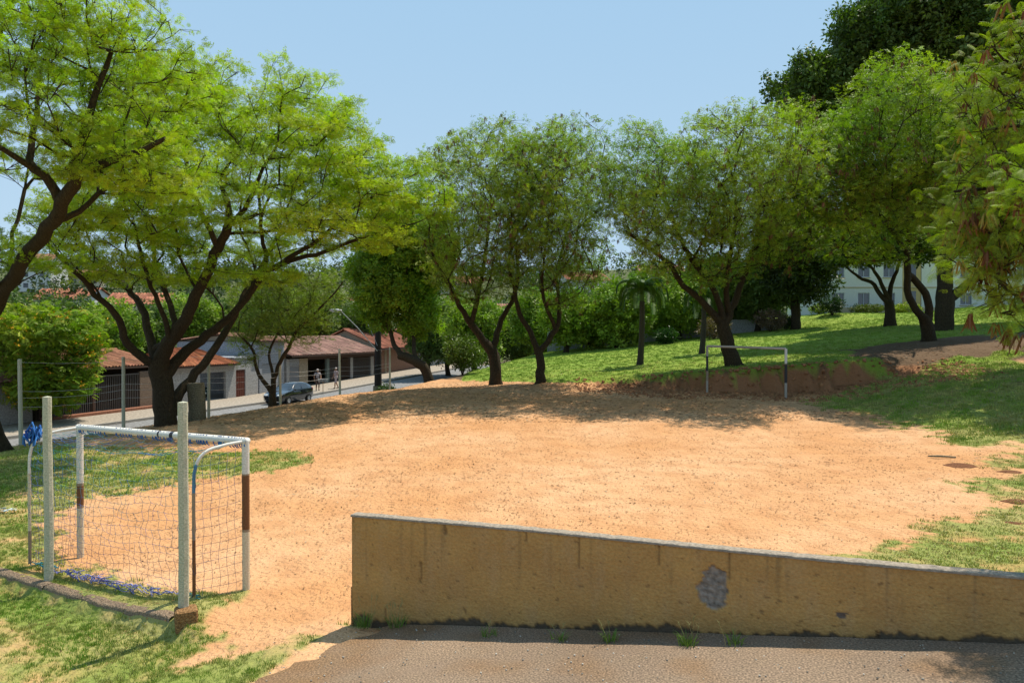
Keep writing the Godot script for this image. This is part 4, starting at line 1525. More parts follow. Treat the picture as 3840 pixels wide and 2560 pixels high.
func person(label: String, at: Vector3, turn: float, top: Color, legs: Color, skin: Color, stride: float, arm_l: Vector3, arm_r: Vector3, cap: Color) -> void:
	var root := thing("person", label, "person", at, turn, "")
	var bones := []
	var hip := 0.92
	var hands := []
	for s in [-1.0, 1.0]:
		var sw: float = stride * s
		var h := Vector3(0.09 * s, hip, 0)
		var kn := Vector3(0.1 * s, 0.5, 0.16 * sw + 0.03)
		var an := Vector3(0.1 * s, 0.09, 0.3 * sw - 0.05)
		bones.append([h, kn, 0.085, 0.06, legs])
		bones.append([kn, kn.lerp(an, 0.45), 0.056, 0.05, legs if legs.r < 0.2 else skin])
		bones.append([kn.lerp(an, 0.45), an, 0.05, 0.036, skin])
		bones.append([an + Vector3(0, -0.045, -0.03), an + Vector3(0.015 * s, -0.055, 0.16), 0.04, 0.032, Color(0.05, 0.045, 0.04)])
		var sh := Vector3(0.185 * s, 1.42, -0.01)
		var ha: Vector3 = arm_l if s < 0 else arm_r
		var el := sh.lerp(ha, 0.5) + Vector3(0.05 * s, -0.04, -0.06)
		bones.append([sh, sh.lerp(el, 0.6), 0.056, 0.05, top])
		bones.append([sh.lerp(el, 0.6), el, 0.046, 0.04, skin])
		bones.append([el, ha, 0.04, 0.027, skin])
		var dir := (ha - el).normalized()
		bones.append([ha, ha + dir * 0.075, 0.03, 0.034, skin])
		hands.append([ha + dir * 0.09, dir, s])
	bones.append([Vector3(-0.055, hip + 0.04, 0), Vector3(0.055, hip + 0.04, 0), 0.125, 0.125, legs])
	bones.append([Vector3(0, 1.06, 0), Vector3(0, 1.2, 0.01), 0.135, 0.14, top])
	bones.append([Vector3(-0.1, 1.36, 0), Vector3(0.1, 1.36, 0), 0.11, 0.11, top])
	bones.append([Vector3(0, 1.42, 0), Vector3(0, 1.53, 0.015), 0.055, 0.052, skin])
	bones.append([Vector3(0, 1.58, 0.035), Vector3(0, 1.66, 0.01), 0.068, 0.088, skin])
	bones.append([Vector3(0, 1.6, 0.1), Vector3(0, 1.625, 0.098), 0.016, 0.01, skin])
	for s in [-1.0, 1.0]:
		bones.append([Vector3(0.088 * s, 1.6, 0.0), Vector3(0.09 * s, 1.64, -0.005), 0.014, 0.016, skin])
	var bm := part("body", body_mesh(bones, 0.022), M.skin, root)
	var hm := MB.new()
	hm.col = skin
	for hd in hands:
		var dir: Vector3 = hd[1]
		var side := dir.cross(Vector3(0, 0, 1)).normalized()
		for k in 4:
			var p: Vector3 = hd[0] + side * (k - 1.5) * 0.019
			var l: float = [0.06, 0.07, 0.066, 0.05][k]
			hm.tube(PackedVector3Array([p - dir * 0.03, p + dir * l * 0.5, p + dir * l + Vector3(0, 0, 0.02)]), PackedFloat32Array([0.0095, 0.0088, 0.007]), 6)
		hm.tube(PackedVector3Array([hd[0] - dir * 0.07 + side * 0.025, hd[0] - dir * 0.03 + side * 0.05, hd[0] + dir * 0.005 + side * 0.052]), PackedFloat32Array([0.012, 0.01, 0.008]), 6)
	part("fingers", hm.mesh(), M.skin, bm)
	var hr := MB.new()
	hr.col = cap
	var prof := []
	for i in 7:
		var an := PI / 2 * i / 6.0
		prof.append(Vector2(0.1 * cos(an), 0.095 * sin(an)))
	hr.lathe(prof, 14, Vector3(0, 1.67, -0.005))
	part("hair", hr.mesh(true), M.skin, root)
	var fc := MB.new()
	for s in [-1.0, 1.0]:
		fc.col = Color(0.03, 0.02, 0.015)
		fc.box(Vector3(0.033 * s, 1.645, 0.094), Vector3(0.026, 0.012, 0.012), 0.004)
	fc.col = Color(0.25, 0.09, 0.07)
	fc.box(Vector3(0, 1.565, 0.098), Vector3(0.045, 0.012, 0.01), 0.004)
	part("face_features", fc.mesh(), M.skin, root)


func people() -> void:
	var a := Vector3(-15.91, -0.91, -60.50)
	var b := Vector3(-14.77, -0.91, -62.00)
	for q in [0, 1]:
		var p: Vector3 = a if q == 0 else b
		p.y = street_y(along_street(p.x, -p.z)) + 0.152
		if q == 0:
			person("person in grey shirt and brown trousers standing by the dark garage", p, 0.5, Color(0.26, 0.22, 0.22), Color(0.10, 0.06, 0.05), Color(0.30, 0.16, 0.10), 0.1, Vector3(-0.26, 0.86, 0.02), Vector3(0.2, 1.0, 0.28), Color(0.45, 0.40, 0.38))
		else:
			person("person in mottled pale shirt and light shorts walking on the sidewalk", p, -0.7, Color(0.33, 0.25, 0.24), Color(0.42, 0.32, 0.30), Color(0.36, 0.19, 0.12), 0.8, Vector3(-0.25, 0.88, 0.16), Vector3(0.25, 0.9, -0.12), Color(0.55, 0.46, 0.43))
	# rubbish tray on a post, as put out in front of houses
	var c := Vector3(-15.22, -0.98, -59.50)
	c.y = street_y(along_street(c.x, -c.z)) + 0.15
	var root := thing("rubbish_basket", "small raised rubbish basket on a thin post between the two people", "basket", c, 0.4)
	var m := MB.new()
	m.rod(Vector3(0, -0.05, 0), Vector3(0, 0.82, 0), 0.025, 0.025, 8)
	part("post", m.mesh(), M.old_brick, root)
	m = MB.new()
	for i in 9:
		var x := lerpf(-0.35, 0.35, i / 8.0)
		m.rod(Vector3(x, 0.82, -0.2), Vector3(x, 0.82, 0.2), 0.008, 0.008, 4)
		for s in [-1.0, 1.0]:
			m.rod(Vector3(x, 0.82, 0.2 * s), Vector3(x * 1.08, 1.02, 0.23 * s), 0.007, 0.007, 4)
	for s in [-1.0, 1.0]:
		m.rod(Vector3(-0.38, 1.02, 0.23 * s), Vector3(0.38, 1.02, 0.23 * s), 0.01, 0.01, 5)
		m.rod(Vector3(0.38 * s, 1.02, -0.23), Vector3(0.38 * s, 1.02, 0.23), 0.01, 0.01, 5)
	part("tray", m.mesh(), M.wire, root)


# ---------------------------------------------------------------- leaves
# a feathery compound leaf: pairs of narrow pinnae along a drooping stalk
func feather_mesh(pairs: int, length: float, pinna: float, width: float) -> ArrayMesh:
	var b := MB.new()
	for i in pairs + 1:
		var t := 0.12 + 0.88 * float(i) / pairs
		var p := Vector3(t * length, -0.25 * length * t * t, 0)
		for sd in ([-1.0, 1.0] if i < pairs else [0.0]):
			var k: float = pinna * (0.65 + 0.5 * sin(PI * t))
			var dir := Vector3(0.5, -0.22, sd * 0.85).normalized() if sd != 0.0 else Vector3(1, -0.5, 0).normalized()
			var side := dir.cross(Vector3.UP).normalized() * width
			var mid := p + dir * k * 0.5 + Vector3(0, 0.006, 0)
			var tip: Vector3 = p + dir * k - Vector3(0, k * 0.12, 0)
			b.quad(p, mid - side, tip, mid + side)
	return b.mesh()


# a loose spray of small leaflets on fine stalks, without a leaf outline of its own
func wisp_mesh(count: int, leaf: float, wide: float, reach: float, flat: float, sd: int) -> ArrayMesh:
	var r := RandomNumberGenerator.new()
	r.seed = sd
	var b := MB.new()
	var per := 6
	for k in ceili(float(count) / per):
		var an := r.randf() * TAU
		var dir := Vector3(cos(an), r.randf_range(-0.6, 0.5), sin(an)).normalized()
		var o := Vector3(r.randf_range(-1, 1), r.randf_range(-1, 1) * flat, r.randf_range(-1, 1)) * reach * 0.55
		for i in per:
			var p := o + dir * reach * 0.55 * (i / float(per)) - Vector3(0, reach * 0.16 * (i / float(per)), 0)
			var a2 := an + (1.1 if i % 2 == 0 else -1.1) + r.randf_range(-0.4, 0.4)
			var ld := Vector3(cos(a2), r.randf_range(-0.55, 0.25), sin(a2)).normalized()
			var side := ld.cross(Vector3(r.randf_range(-0.5, 0.5), 1, r.randf_range(-0.5, 0.5))).normalized() * wide
			var l := leaf * r.randf_range(0.7, 1.25)
			b.quad(p, p + ld * l * 0.45 - side, p + ld * l, p + ld * l * 0.45 + side)
	return b.mesh()


# the same leaf near the eye: every pinna carries its own rows of leaflets
func fine_leaf_mesh() -> ArrayMesh:
	var b := MB.new()
	var length := 0.24
	for i in 7:
		var t := 0.15 + 0.85 * float(i) / 6.0
		var p := Vector3(t * length, -0.35 * length * t * t, 0)
		for sd in [-1.0, 1.0]:
			var k := 0.11 * (0.7 + 0.45 * sin(PI * t))
			var dir := Vector3(0.55, -0.25, sd * 0.8).normalized()
			var prev := p
			for j in 9:
				var u := (j + 0.7) / 9.0
				var q := p + dir * k * u - Vector3(0, 0.35 * k * u * u, 0)
				var along := (q - prev).normalized()
				var side := along.cross(Vector3.UP).normalized()
				var ll := 0.017 * (0.8 + 0.4 * sin(PI * u))
				for s2 in [-1.0, 1.0]:
					var tip: Vector3 = q + (side * s2 + along * 0.35) * ll - Vector3(0, 0.003, 0)
					b.tri(q - along * 0.003, q + along * 0.0045, tip)
				prev = q
	return b.mesh()


func broad_clump_mesh(count: int, leaf: float, spread: float, sd: int) -> ArrayMesh:
	var r := RandomNumberGenerator.new()
	r.seed = sd
	var b := MB.new()
	for i in count:
		var dir := Vector3(r.randf_range(-1, 1), r.randf_range(-0.7, 0.7), r.randf_range(-1, 1)).normalized()
		var p := dir * spread * r.randf_range(0.1, 0.8)
		dir = (dir + Vector3(0, -0.35, 0)).normalized()
		var side := dir.cross(Vector3(r.randf_range(-0.5, 0.5), 1, r.randf_range(-0.5, 0.5))).normalized() * leaf * 0.24
		var l := leaf * r.randf_range(0.8, 1.2)
		var fold := side.cross(dir).normalized() * leaf * 0.08
		var tip := p + dir * l
		var mid := p + dir * l * 0.48
		b.tri(p, mid + side + fold, tip)
		b.tri(p, tip, mid - side + fold)
	return b.mesh()


func pod_bunch_mesh(count: int, length: float, width: float, sd: int) -> ArrayMesh:
	var r := RandomNumberGenerator.new()
	r.seed = sd
	var b := MB.new()
	for i in count:
		var p := Vector3(r.randf_range(-0.03, 0.03), 0, r.randf_range(-0.03, 0.03))
		var dir := Vector3(r.randf_range(-0.4, 0.4), -1, r.randf_range(-0.4, 0.4)).normalized()
		var an := r.randf() * TAU
		var side := Vector3(cos(an), 0, sin(an)) * width * 0.5
		var l := length * r.randf_range(0.7, 1.15)
		var m1 := p + dir * l * 0.2
		var m2 := p + dir * l * 0.85 + Vector3(cos(an + 1.5), 0, sin(an + 1.5)) * l * 0.05
		b.quad(p, m1 - side, m1 + side, p)
		b.quad(m1 - side, m2 - side, m2 + side, m1 + side)
		b.tri(m2 - side, p + dir * l, m2 + side)
	return b.mesh()


func tuft_mesh(blades: int, height: float, spread: float, sd: int, width := 0.006) -> ArrayMesh:
	var r := RandomNumberGenerator.new()
	r.seed = sd
	var b := MB.new()
	for i in blades:
		var an := r.randf() * TAU
		var out := Vector3(cos(an), 0, sin(an))
		var p := out * spread * r.randf() * 0.5
		var h := height * r.randf_range(0.5, 1.1)
		var lean := r.randf_range(0.25, 0.9)
		var a2 := r.randf() * TAU
		var side := Vector3(cos(a2), 0, sin(a2)) * width
		var mid := p + Vector3(0, h * 0.6, 0) + out * h * lean * 0.35
		var tip := p + Vector3(0, h * (1.0 - 0.25 * lean), 0) + out * h * lean
		b.quad(p - side, mid - side * 0.8, mid + side * 0.8, p + side)
		b.tri(mid - side * 0.8, tip, mid + side * 0.8)
	return b.mesh()


# ---------------------------------------------------------------- trees
# limbs: [radius at start, radius at end, points]; crowns: [centre, radii, clusters]
# o: leaf, leaf_mat, tint (linear), per (sprays per cluster), rc (cluster radius), flat, size, shell, dome, bark, pods
func grow_tree(called: String, label: String, limbs: Array, crowns: Array, o: Dictionary, group := "") -> Node3D:
	rng.seed = hash(label)
	var base: Vector3 = limbs[0][2][0]
	base.y = land(base.x, -base.z)
	var root := thing(called, label, o.get("category", "tree"), base, 0.0, group)
	var pos := PackedVector3Array()
	var par := PackedInt32Array()
	var dirs := PackedVector3Array()
	var plen := PackedFloat32Array()
	var rad := PackedFloat32Array()
	var kids := PackedInt32Array()
	var wob: float = o.get("wobble", 0.05)
	for li in limbs.size():
		var lm: Array = limbs[li]
		var src: PackedVector3Array = lm[2]
		var cur := Curve3D.new()
		for i in src.size():
			var tn := (src[mini(i + 1, src.size() - 1)] - src[maxi(i - 1, 0)]) / 6.0
			var q := src[i] - base
			if li == 0 and i == 0:
				q = Vector3(0, -0.25, 0)
			cur.add_point(q, -tn, tn)
		var ln := cur.get_baked_length()
		var steps := maxi(2, int(ln / 0.35))
		var last := -1
		if li > 0:
			var best := 1e9
			for i in pos.size():
				var dd := pos[i].distance_squared_to(cur.sample_baked(0.0))
				if dd < best:
					best = dd
					last = i
		for k in steps + 1:
			if li > 0 and k == 0:
				continue
			var f := float(k) / steps
			var q := cur.sample_baked(f * ln, true)
			var r := lerpf(lm[0], lm[1], pow(f, 0.75))
			if li == 0:
				r *= 1.0 + 0.55 * exp(-f * ln / 0.35)
			q += Vector3(rr(-1, 1), rr(-1, 1), rr(-1, 1)) * wob * minf(1.0, r * 6.0) * (0.0 if k == 0 else 1.0)
			pos.push_back(q)
			par.push_back(last)
			rad.push_back(r)
			if last >= 0:
				dirs.push_back((q - pos[last]).normalized())
				plen.push_back(plen[last] + q.distance_to(pos[last]))
			else:
				dirs.push_back(Vector3.UP)
				plen.push_back(0.0)
			last = pos.size() - 1
	var limb_nodes := pos.size()
	var trunk_h: float = o.get("clear", 1.8)
	# places for the leaf clusters
	var at := PackedVector3Array()
	var shell: float = o.get("shell", 0.45)
	for cr in crowns:
		var ctr: Vector3 = cr[0] - base
		var rds: Vector3 = cr[1]
		var gap: float = pow(rds.x * rds.y * rds.z * 4.2 / maxf(1.0, cr[2]), 0.3333) * 0.62
		var tries := 0
		var got := 0
		while got < cr[2] and tries < cr[2] * 22:
			tries += 1
			var u := Vector3(rr(-1, 1), rr(-1, 1), rr(-1, 1))
			var l := u.length()
			if l > 1.0 or l < shell or (o.get("dome", false) and u.y < -0.25):
				continue
			# lumpy outline
			var lump := 0.86 + 0.3 * nz.get_noise_3d(u.x / l * 60.0 + ctr.x * 9.0, u.y / l * 60.0, u.z / l * 60.0)
			var q := ctr + u * rds * lump
			if o.get("dome", false) and u.y < 0.0:
				q.y -= u.y * rds.y * 0.5
			if nz.get_noise_3d(q.x * 48.0 + 31.0, q.y * 60.0, q.z * 48.0 + base.x * 7.0) < o.get("voids", -0.12):
				continue
			var ok := true
			for e in range(maxi(0, at.size() - 400), at.size()):
				if at[e].distance_squared_to(q) < gap * gap:
					ok = false
					break
			if ok:
				at.push_back(q)
				got += 1
	var order := range(at.size())
	var key := PackedFloat32Array()
	for q in at:
		key.push_back(q.length() + absf(q.y) * 0.2)
	order.sort_custom(func(a, b): return key[a] < key[b])
	var tips := PackedInt32Array()
	for oi in order:
		var q: Vector3 = at[oi]
		var best := 1e9
		var bi := 0
		for i in pos.size():
			var dv := q - pos[i]
			var dist := dv.length()
			var cost := dist + 0.22 * plen[i]
			if cost >= best:
				continue
			if i < limb_nodes and plen[i] < trunk_h:
				continue
			var al := dv.dot(dirs[i]) / maxf(dist, 0.01)
			cost += dist * (0.35 if al < -0.2 else 0.12 * (1.0 - al))
			if cost < best:
				best = cost
				bi = i
		var p0 := pos[bi]
		var dist := p0.distance_to(q)
		var c1 := p0 + dirs[bi] * dist * 0.4 + Vector3(0, dist * 0.04, 0)
		var steps := clampi(int(dist / 0.45), 1, 12)
		var last := bi
		for k in steps:
			var f := float(k + 1) / steps
			var b := p0.lerp(c1, f).lerp(c1.lerp(q, f), f)
			if k < steps - 1:
				b += Vector3(rr(-1, 1), rr(-1, 1), rr(-1, 1)) * 0.07
			pos.push_back(b)
			par.push_back(last)
			rad.push_back(0.0)
			dirs.push_back((b - pos[last]).normalized())
			plen.push_back(plen[last] + b.distance_to(pos[last]))
			last = pos.size() - 1
		tips.push_back(last)
	# thickness from the tips down
	var n := pos.size()
	var pw := PackedFloat32Array()
	pw.resize(n)
	var big := PackedInt32Array()
	big.resize(n)
	big.fill(-1)
	for i in range(n - 1, -1, -1):
		var r0: float = o.get("twig", 0.011)
		var own := maxf(pow(pw[i], 0.45), r0)
		if rad[i] > 0.0:
			own = maxf(minf(own, rad[i] * 1.2), rad[i])
		rad[i] = own
		var p := par[i]
		if p >= 0:
			pw[p] += pow(own, 1.0 / 0.45)
			if big[p] < 0 or rad[big[p]] < own:
				big[p] = i
	var trunk := MB.new()
	var wood := MB.new()
	for i in n:
		if par[i] >= 0 and big[par[i]] == i:
			continue
		var pts := PackedVector3Array()
		var rds := PackedFloat32Array()
		if par[i] >= 0:
			pts.push_back(pos[par[i]])
			rds.push_back(minf(rad[i] * 1.15, rad[par[i]]))
		var k := i
		while k >= 0:
			pts.push_back(pos[k])
			rds.push_back(rad[k])
			k = big[k]
		var r := rad[i]
		if i < limb_nodes:
			trunk.tube(pts, rds, 12 if r > 0.12 else 8, true, 0.07)
		else:
			wood.tube(pts, rds, 6 if r > 0.05 else (4 if r > 0.02 else 3), false)
	# leaves
	var xf: Array[Transform3D] = []
	var cols := PackedColorArray()
	var px: Array[Transform3D] = []
	var pcols := PackedColorArray()
	var per: int = o.get("per", 20)
	var rc: float = o.get("rc", 0.7)
	var flat: float = o.get("flat", 0.5)
	var size: float = o.get("size", 1.0)
	var tint: Color = o.tint
	var tint2: Color = o.get("tint2", tint)
	var pods: float = o.get("pods", 0.0)
	var crown_top := -1e9
	for q in at:
		crown_top = maxf(crown_top, q.y)
	for ti in tips:
		var q := pos[ti]
		var tone := rr(0.78, 1.2)
		var mixed := clampf(0.5 + 0.9 * nz.get_noise_3d(q.x * 12.0, q.y * 12.0, q.z * 12.0 + 70.0) + rr(-0.25, 0.25), 0.0, 1.0)
		var bare: bool = rr(0.0, 1.0) < o.get("bare", 0.0)
		var podded := rng.randf() < 0.3
		for k in (per / 4 if bare else per):
			var an := rng.randf() * TAU
			var ro := rc * sqrt(rng.randf())
			var off := Vector3(cos(an) * ro, rr(-1, 1) * rc * flat, sin(an) * ro)
			if k % 6 == 0:
				wood.tube(PackedVector3Array([pos[par[ti]].lerp(q, rr(0.2, 1.0)), q + off]), PackedFloat32Array([0.008, 0.004]), 3, false)
			var b := Basis(Vector3.UP, rng.randf() * TAU) * Basis(Vector3.BACK, rr(-0.8, 0.8)) * Basis(Vector3.RIGHT, rr(-1.0, 1.0))
			if o.get("ball", false):
				b = Basis(Vector3(rr(-1, 1), rr(-1, 1), rr(-1, 1)).normalized(), rng.randf() * TAU)
			xf.push_back(Transform3D(b.scaled(Vector3.ONE * size * rr(0.7, 1.3)), q + off))
			var c := tint.lerp(tint2, clampf(mixed + rr(-0.2, 0.2), 0.0, 1.0)) * (tone * rr(0.8, 1.2))
			c.a = 1.0
			cols.push_back(c)
			if rng.randf() < pods * (2.6 if podded else 0.25):
				px.push_back(Transform3D(Basis(Vector3.UP, rng.randf() * TAU).scaled(Vector3.ONE * rr(0.7, 1.3) * o.get("pod_size", 1.0)), q + off * 1.1))
				var pc: Color = (o.pod_tint as Color).lerp(o.get("pod_tint2", o.pod_tint), rng.randf() * rng.randf()) * rr(0.55, 1.3)
				pc.a = 1.0
				pcols.push_back(pc)
	var bark: Material = o.get("bark", M.bark)
	var tr := part("trunk", trunk.mesh(), bark, root)
	if wood.v.size():
		part("branches", wood.mesh(), bark, root).set_meta("kind", "stuff")
	if xf.size():
		scatter("crown", o.leaf, o.leaf_mat, xf, cols, root).set_meta("kind", "stuff")
	if px.size():
		var pd := scatter(o.get("pod_name", "seed_pods"), o.pod, M.pods, px, pcols, root)
		pd.set_meta("kind", "stuff")
	return root


func simple_limbs(base: Vector3, h: float, r: float, lean: Vector3, forks: int, spread: float) -> Array:
	var top := base + Vector3(0, h * 0.42, 0) + lean * 0.4
	var out := [[r, r * 0.75, PackedVector3Array([base, base.lerp(top, 0.5) + lean * 0.1, top])]]
	for i in forks:
		var an := TAU * (i + rng.randf() * 0.6) / forks
		var d := Vector3(cos(an), 0, sin(an)) * spread
		out.append([r * 0.6, r * 0.22, PackedVector3Array([top, top + Vector3(0, h * 0.18, 0) + d * 0.45 + lean * 0.2, top + Vector3(0, h * 0.4, 0) + d + lean * 0.5])])
	return out


# a palm with arching feather fronds
func palm(label: String, base: Vector3, h: float, fronds: int, fl: float) -> void:
	rng.seed = hash(label)
	base.y = land(base.x, -base.z)
	var root := thing("palm_tree", label, "palm tree", base, 0.0, "palms on the lawn")
	var tk := MB.new()
	var pts := PackedVector3Array()
	var rd := PackedFloat32Array()
	for i in 25:
		var f := i / 24.0
		pts.push_back(Vector3(0.12 * sin(f * 2.0), -0.2 + (h + 0.2) * f, 0.06 * f))
		rd.push_back((0.17 - 0.04 * f + (0.008 if i % 2 == 0 else 0.0)) * (1.0 + 0.5 * exp(-f * 14.0)))
	tk.tube(pts, rd, 10)
	part("trunk", tk.mesh(), M.palm_trunk, root)
	var top := pts[24]
	var sh := MB.new()
	sh.tube(PackedVector3Array([top, top + Vector3(0, 0.3, 0), top + Vector3(0, 0.75, 0)]), PackedFloat32Array([0.14, 0.13, 0.06]), 8)
	sh.col = Color.WHITE
	part("crownshaft", sh.mesh(), M.crownshaft, root)
	for k in fronds:
		var an := TAU * k * 0.382
		var up := lerpf(1.45, 0.1, float(k) / fronds)
		var out := Vector3(cos(an), 0, sin(an))
		var b := MB.new()
		var c := Color(0.06, 0.12, 0.022) * rr(0.7, 1.25)
		b.col = Color(c.r, c.g, c.b)
		var ps := PackedVector3Array()
		var l := fl * rr(0.85, 1.1)
		var p := top + Vector3(0, 0.55, 0)
		var ang := up
		for i in 15:
			ps.push_back(p)
			p += (out * cos(ang) + Vector3.UP * sin(ang)) * l / 14.0
			ang -= 0.13 + 0.018 * i
			ang = maxf(ang, -1.45)
		var rr2 := PackedFloat32Array()
		for i in 15:
			rr2.push_back(0.022 * (1.0 - i / 16.0))
		b.tube(ps, rr2, 4, false)
		for i in range(2, 15):
			for sub in 3:
				var t := i - sub / 3.0
				var q := ps[int(t)].lerp(ps[mini(int(t) + 1, 14)], fmod(t, 1.0))
				for sd in [-1.0, 1.0]:
					var side: Vector3 = out.cross(Vector3.UP) * sd
					var ll: float = 0.38 * (0.55 + 0.6 * sin(PI * t / 15.0)) * rr(0.8, 1.1)
					var e1: Vector3 = q + (side * 0.8 + out * 0.3) * ll * 0.55 + Vector3(0, -0.1 * ll, 0)
					var e2: Vector3 = q + (side * 0.8 + out * 0.35) * ll * 0.8 + Vector3(0, -0.65 * ll, 0)
					var w := Vector3(0, 0.3, 0) * 0.05 + out * 0.016
					b.quad(q - w, e1 - w, e1 + w, q + w)
					b.tri(e1 - w, e2, e1 + w)
		part("frond", b.mesh(), M.palm_leaf, root)


# a rounded shrub: short stems and a mass of leaf clumps
func shrub(called: String, label: String, base: Vector3, rx: float, h: float, count: int, tint: Color, size: float, group := "", cat := "shrub") -> void:
	rng.seed = hash(label)
	base.y = land(base.x, -base.z)
	var root := thing(called, label, cat, base, 0.0, group)
	var st := MB.new()
	for i in 7:
		var an := TAU * i / 7.0
		var q := Vector3(cos(an) * rx * 0.6, h * rr(0.5, 0.8), sin(an) * rx * 0.6)
		st.tube(PackedVector3Array([Vector3(0, -0.1, 0), q * Vector3(0.35, 0.5, 0.35), q]), PackedFloat32Array([0.035, 0.022, 0.008]), 5)
	part("stem", st.mesh(), M.bark, root)
	var xf: Array[Transform3D] = []
	var cols := PackedColorArray()
	for i in count:
		var u := Vector3(rr(-1, 1), rr(-1, 1), rr(-1, 1))
		while u.length() > 1.0 or u.length() < 0.4:
			u = Vector3(rr(-1, 1), rr(-1, 1), rr(-1, 1))
		var l := 0.85 + 0.3 * nz.get_noise_3d(u.x * 70.0 + base.x * 9.0, u.y * 70.0, u.z * 70.0)
		xf.push_back(Transform3D(Basis(Vector3(rr(-1, 1), rr(-1, 1), rr(-1, 1)).normalized(), rng.randf() * TAU).scaled(Vector3.ONE * size * rr(0.7, 1.3)), Vector3(u.x * rx * l, h * 0.52 + u.y * h * 0.48 * l, u.z * rx * l)))
		var c := tint * rr(0.6, 1.35)
		c.a = 1.0
		cols.push_back(c)
	scatter("crown", M.clump, M.leaf_broad, xf, cols, root).set_meta("kind", "stuff")


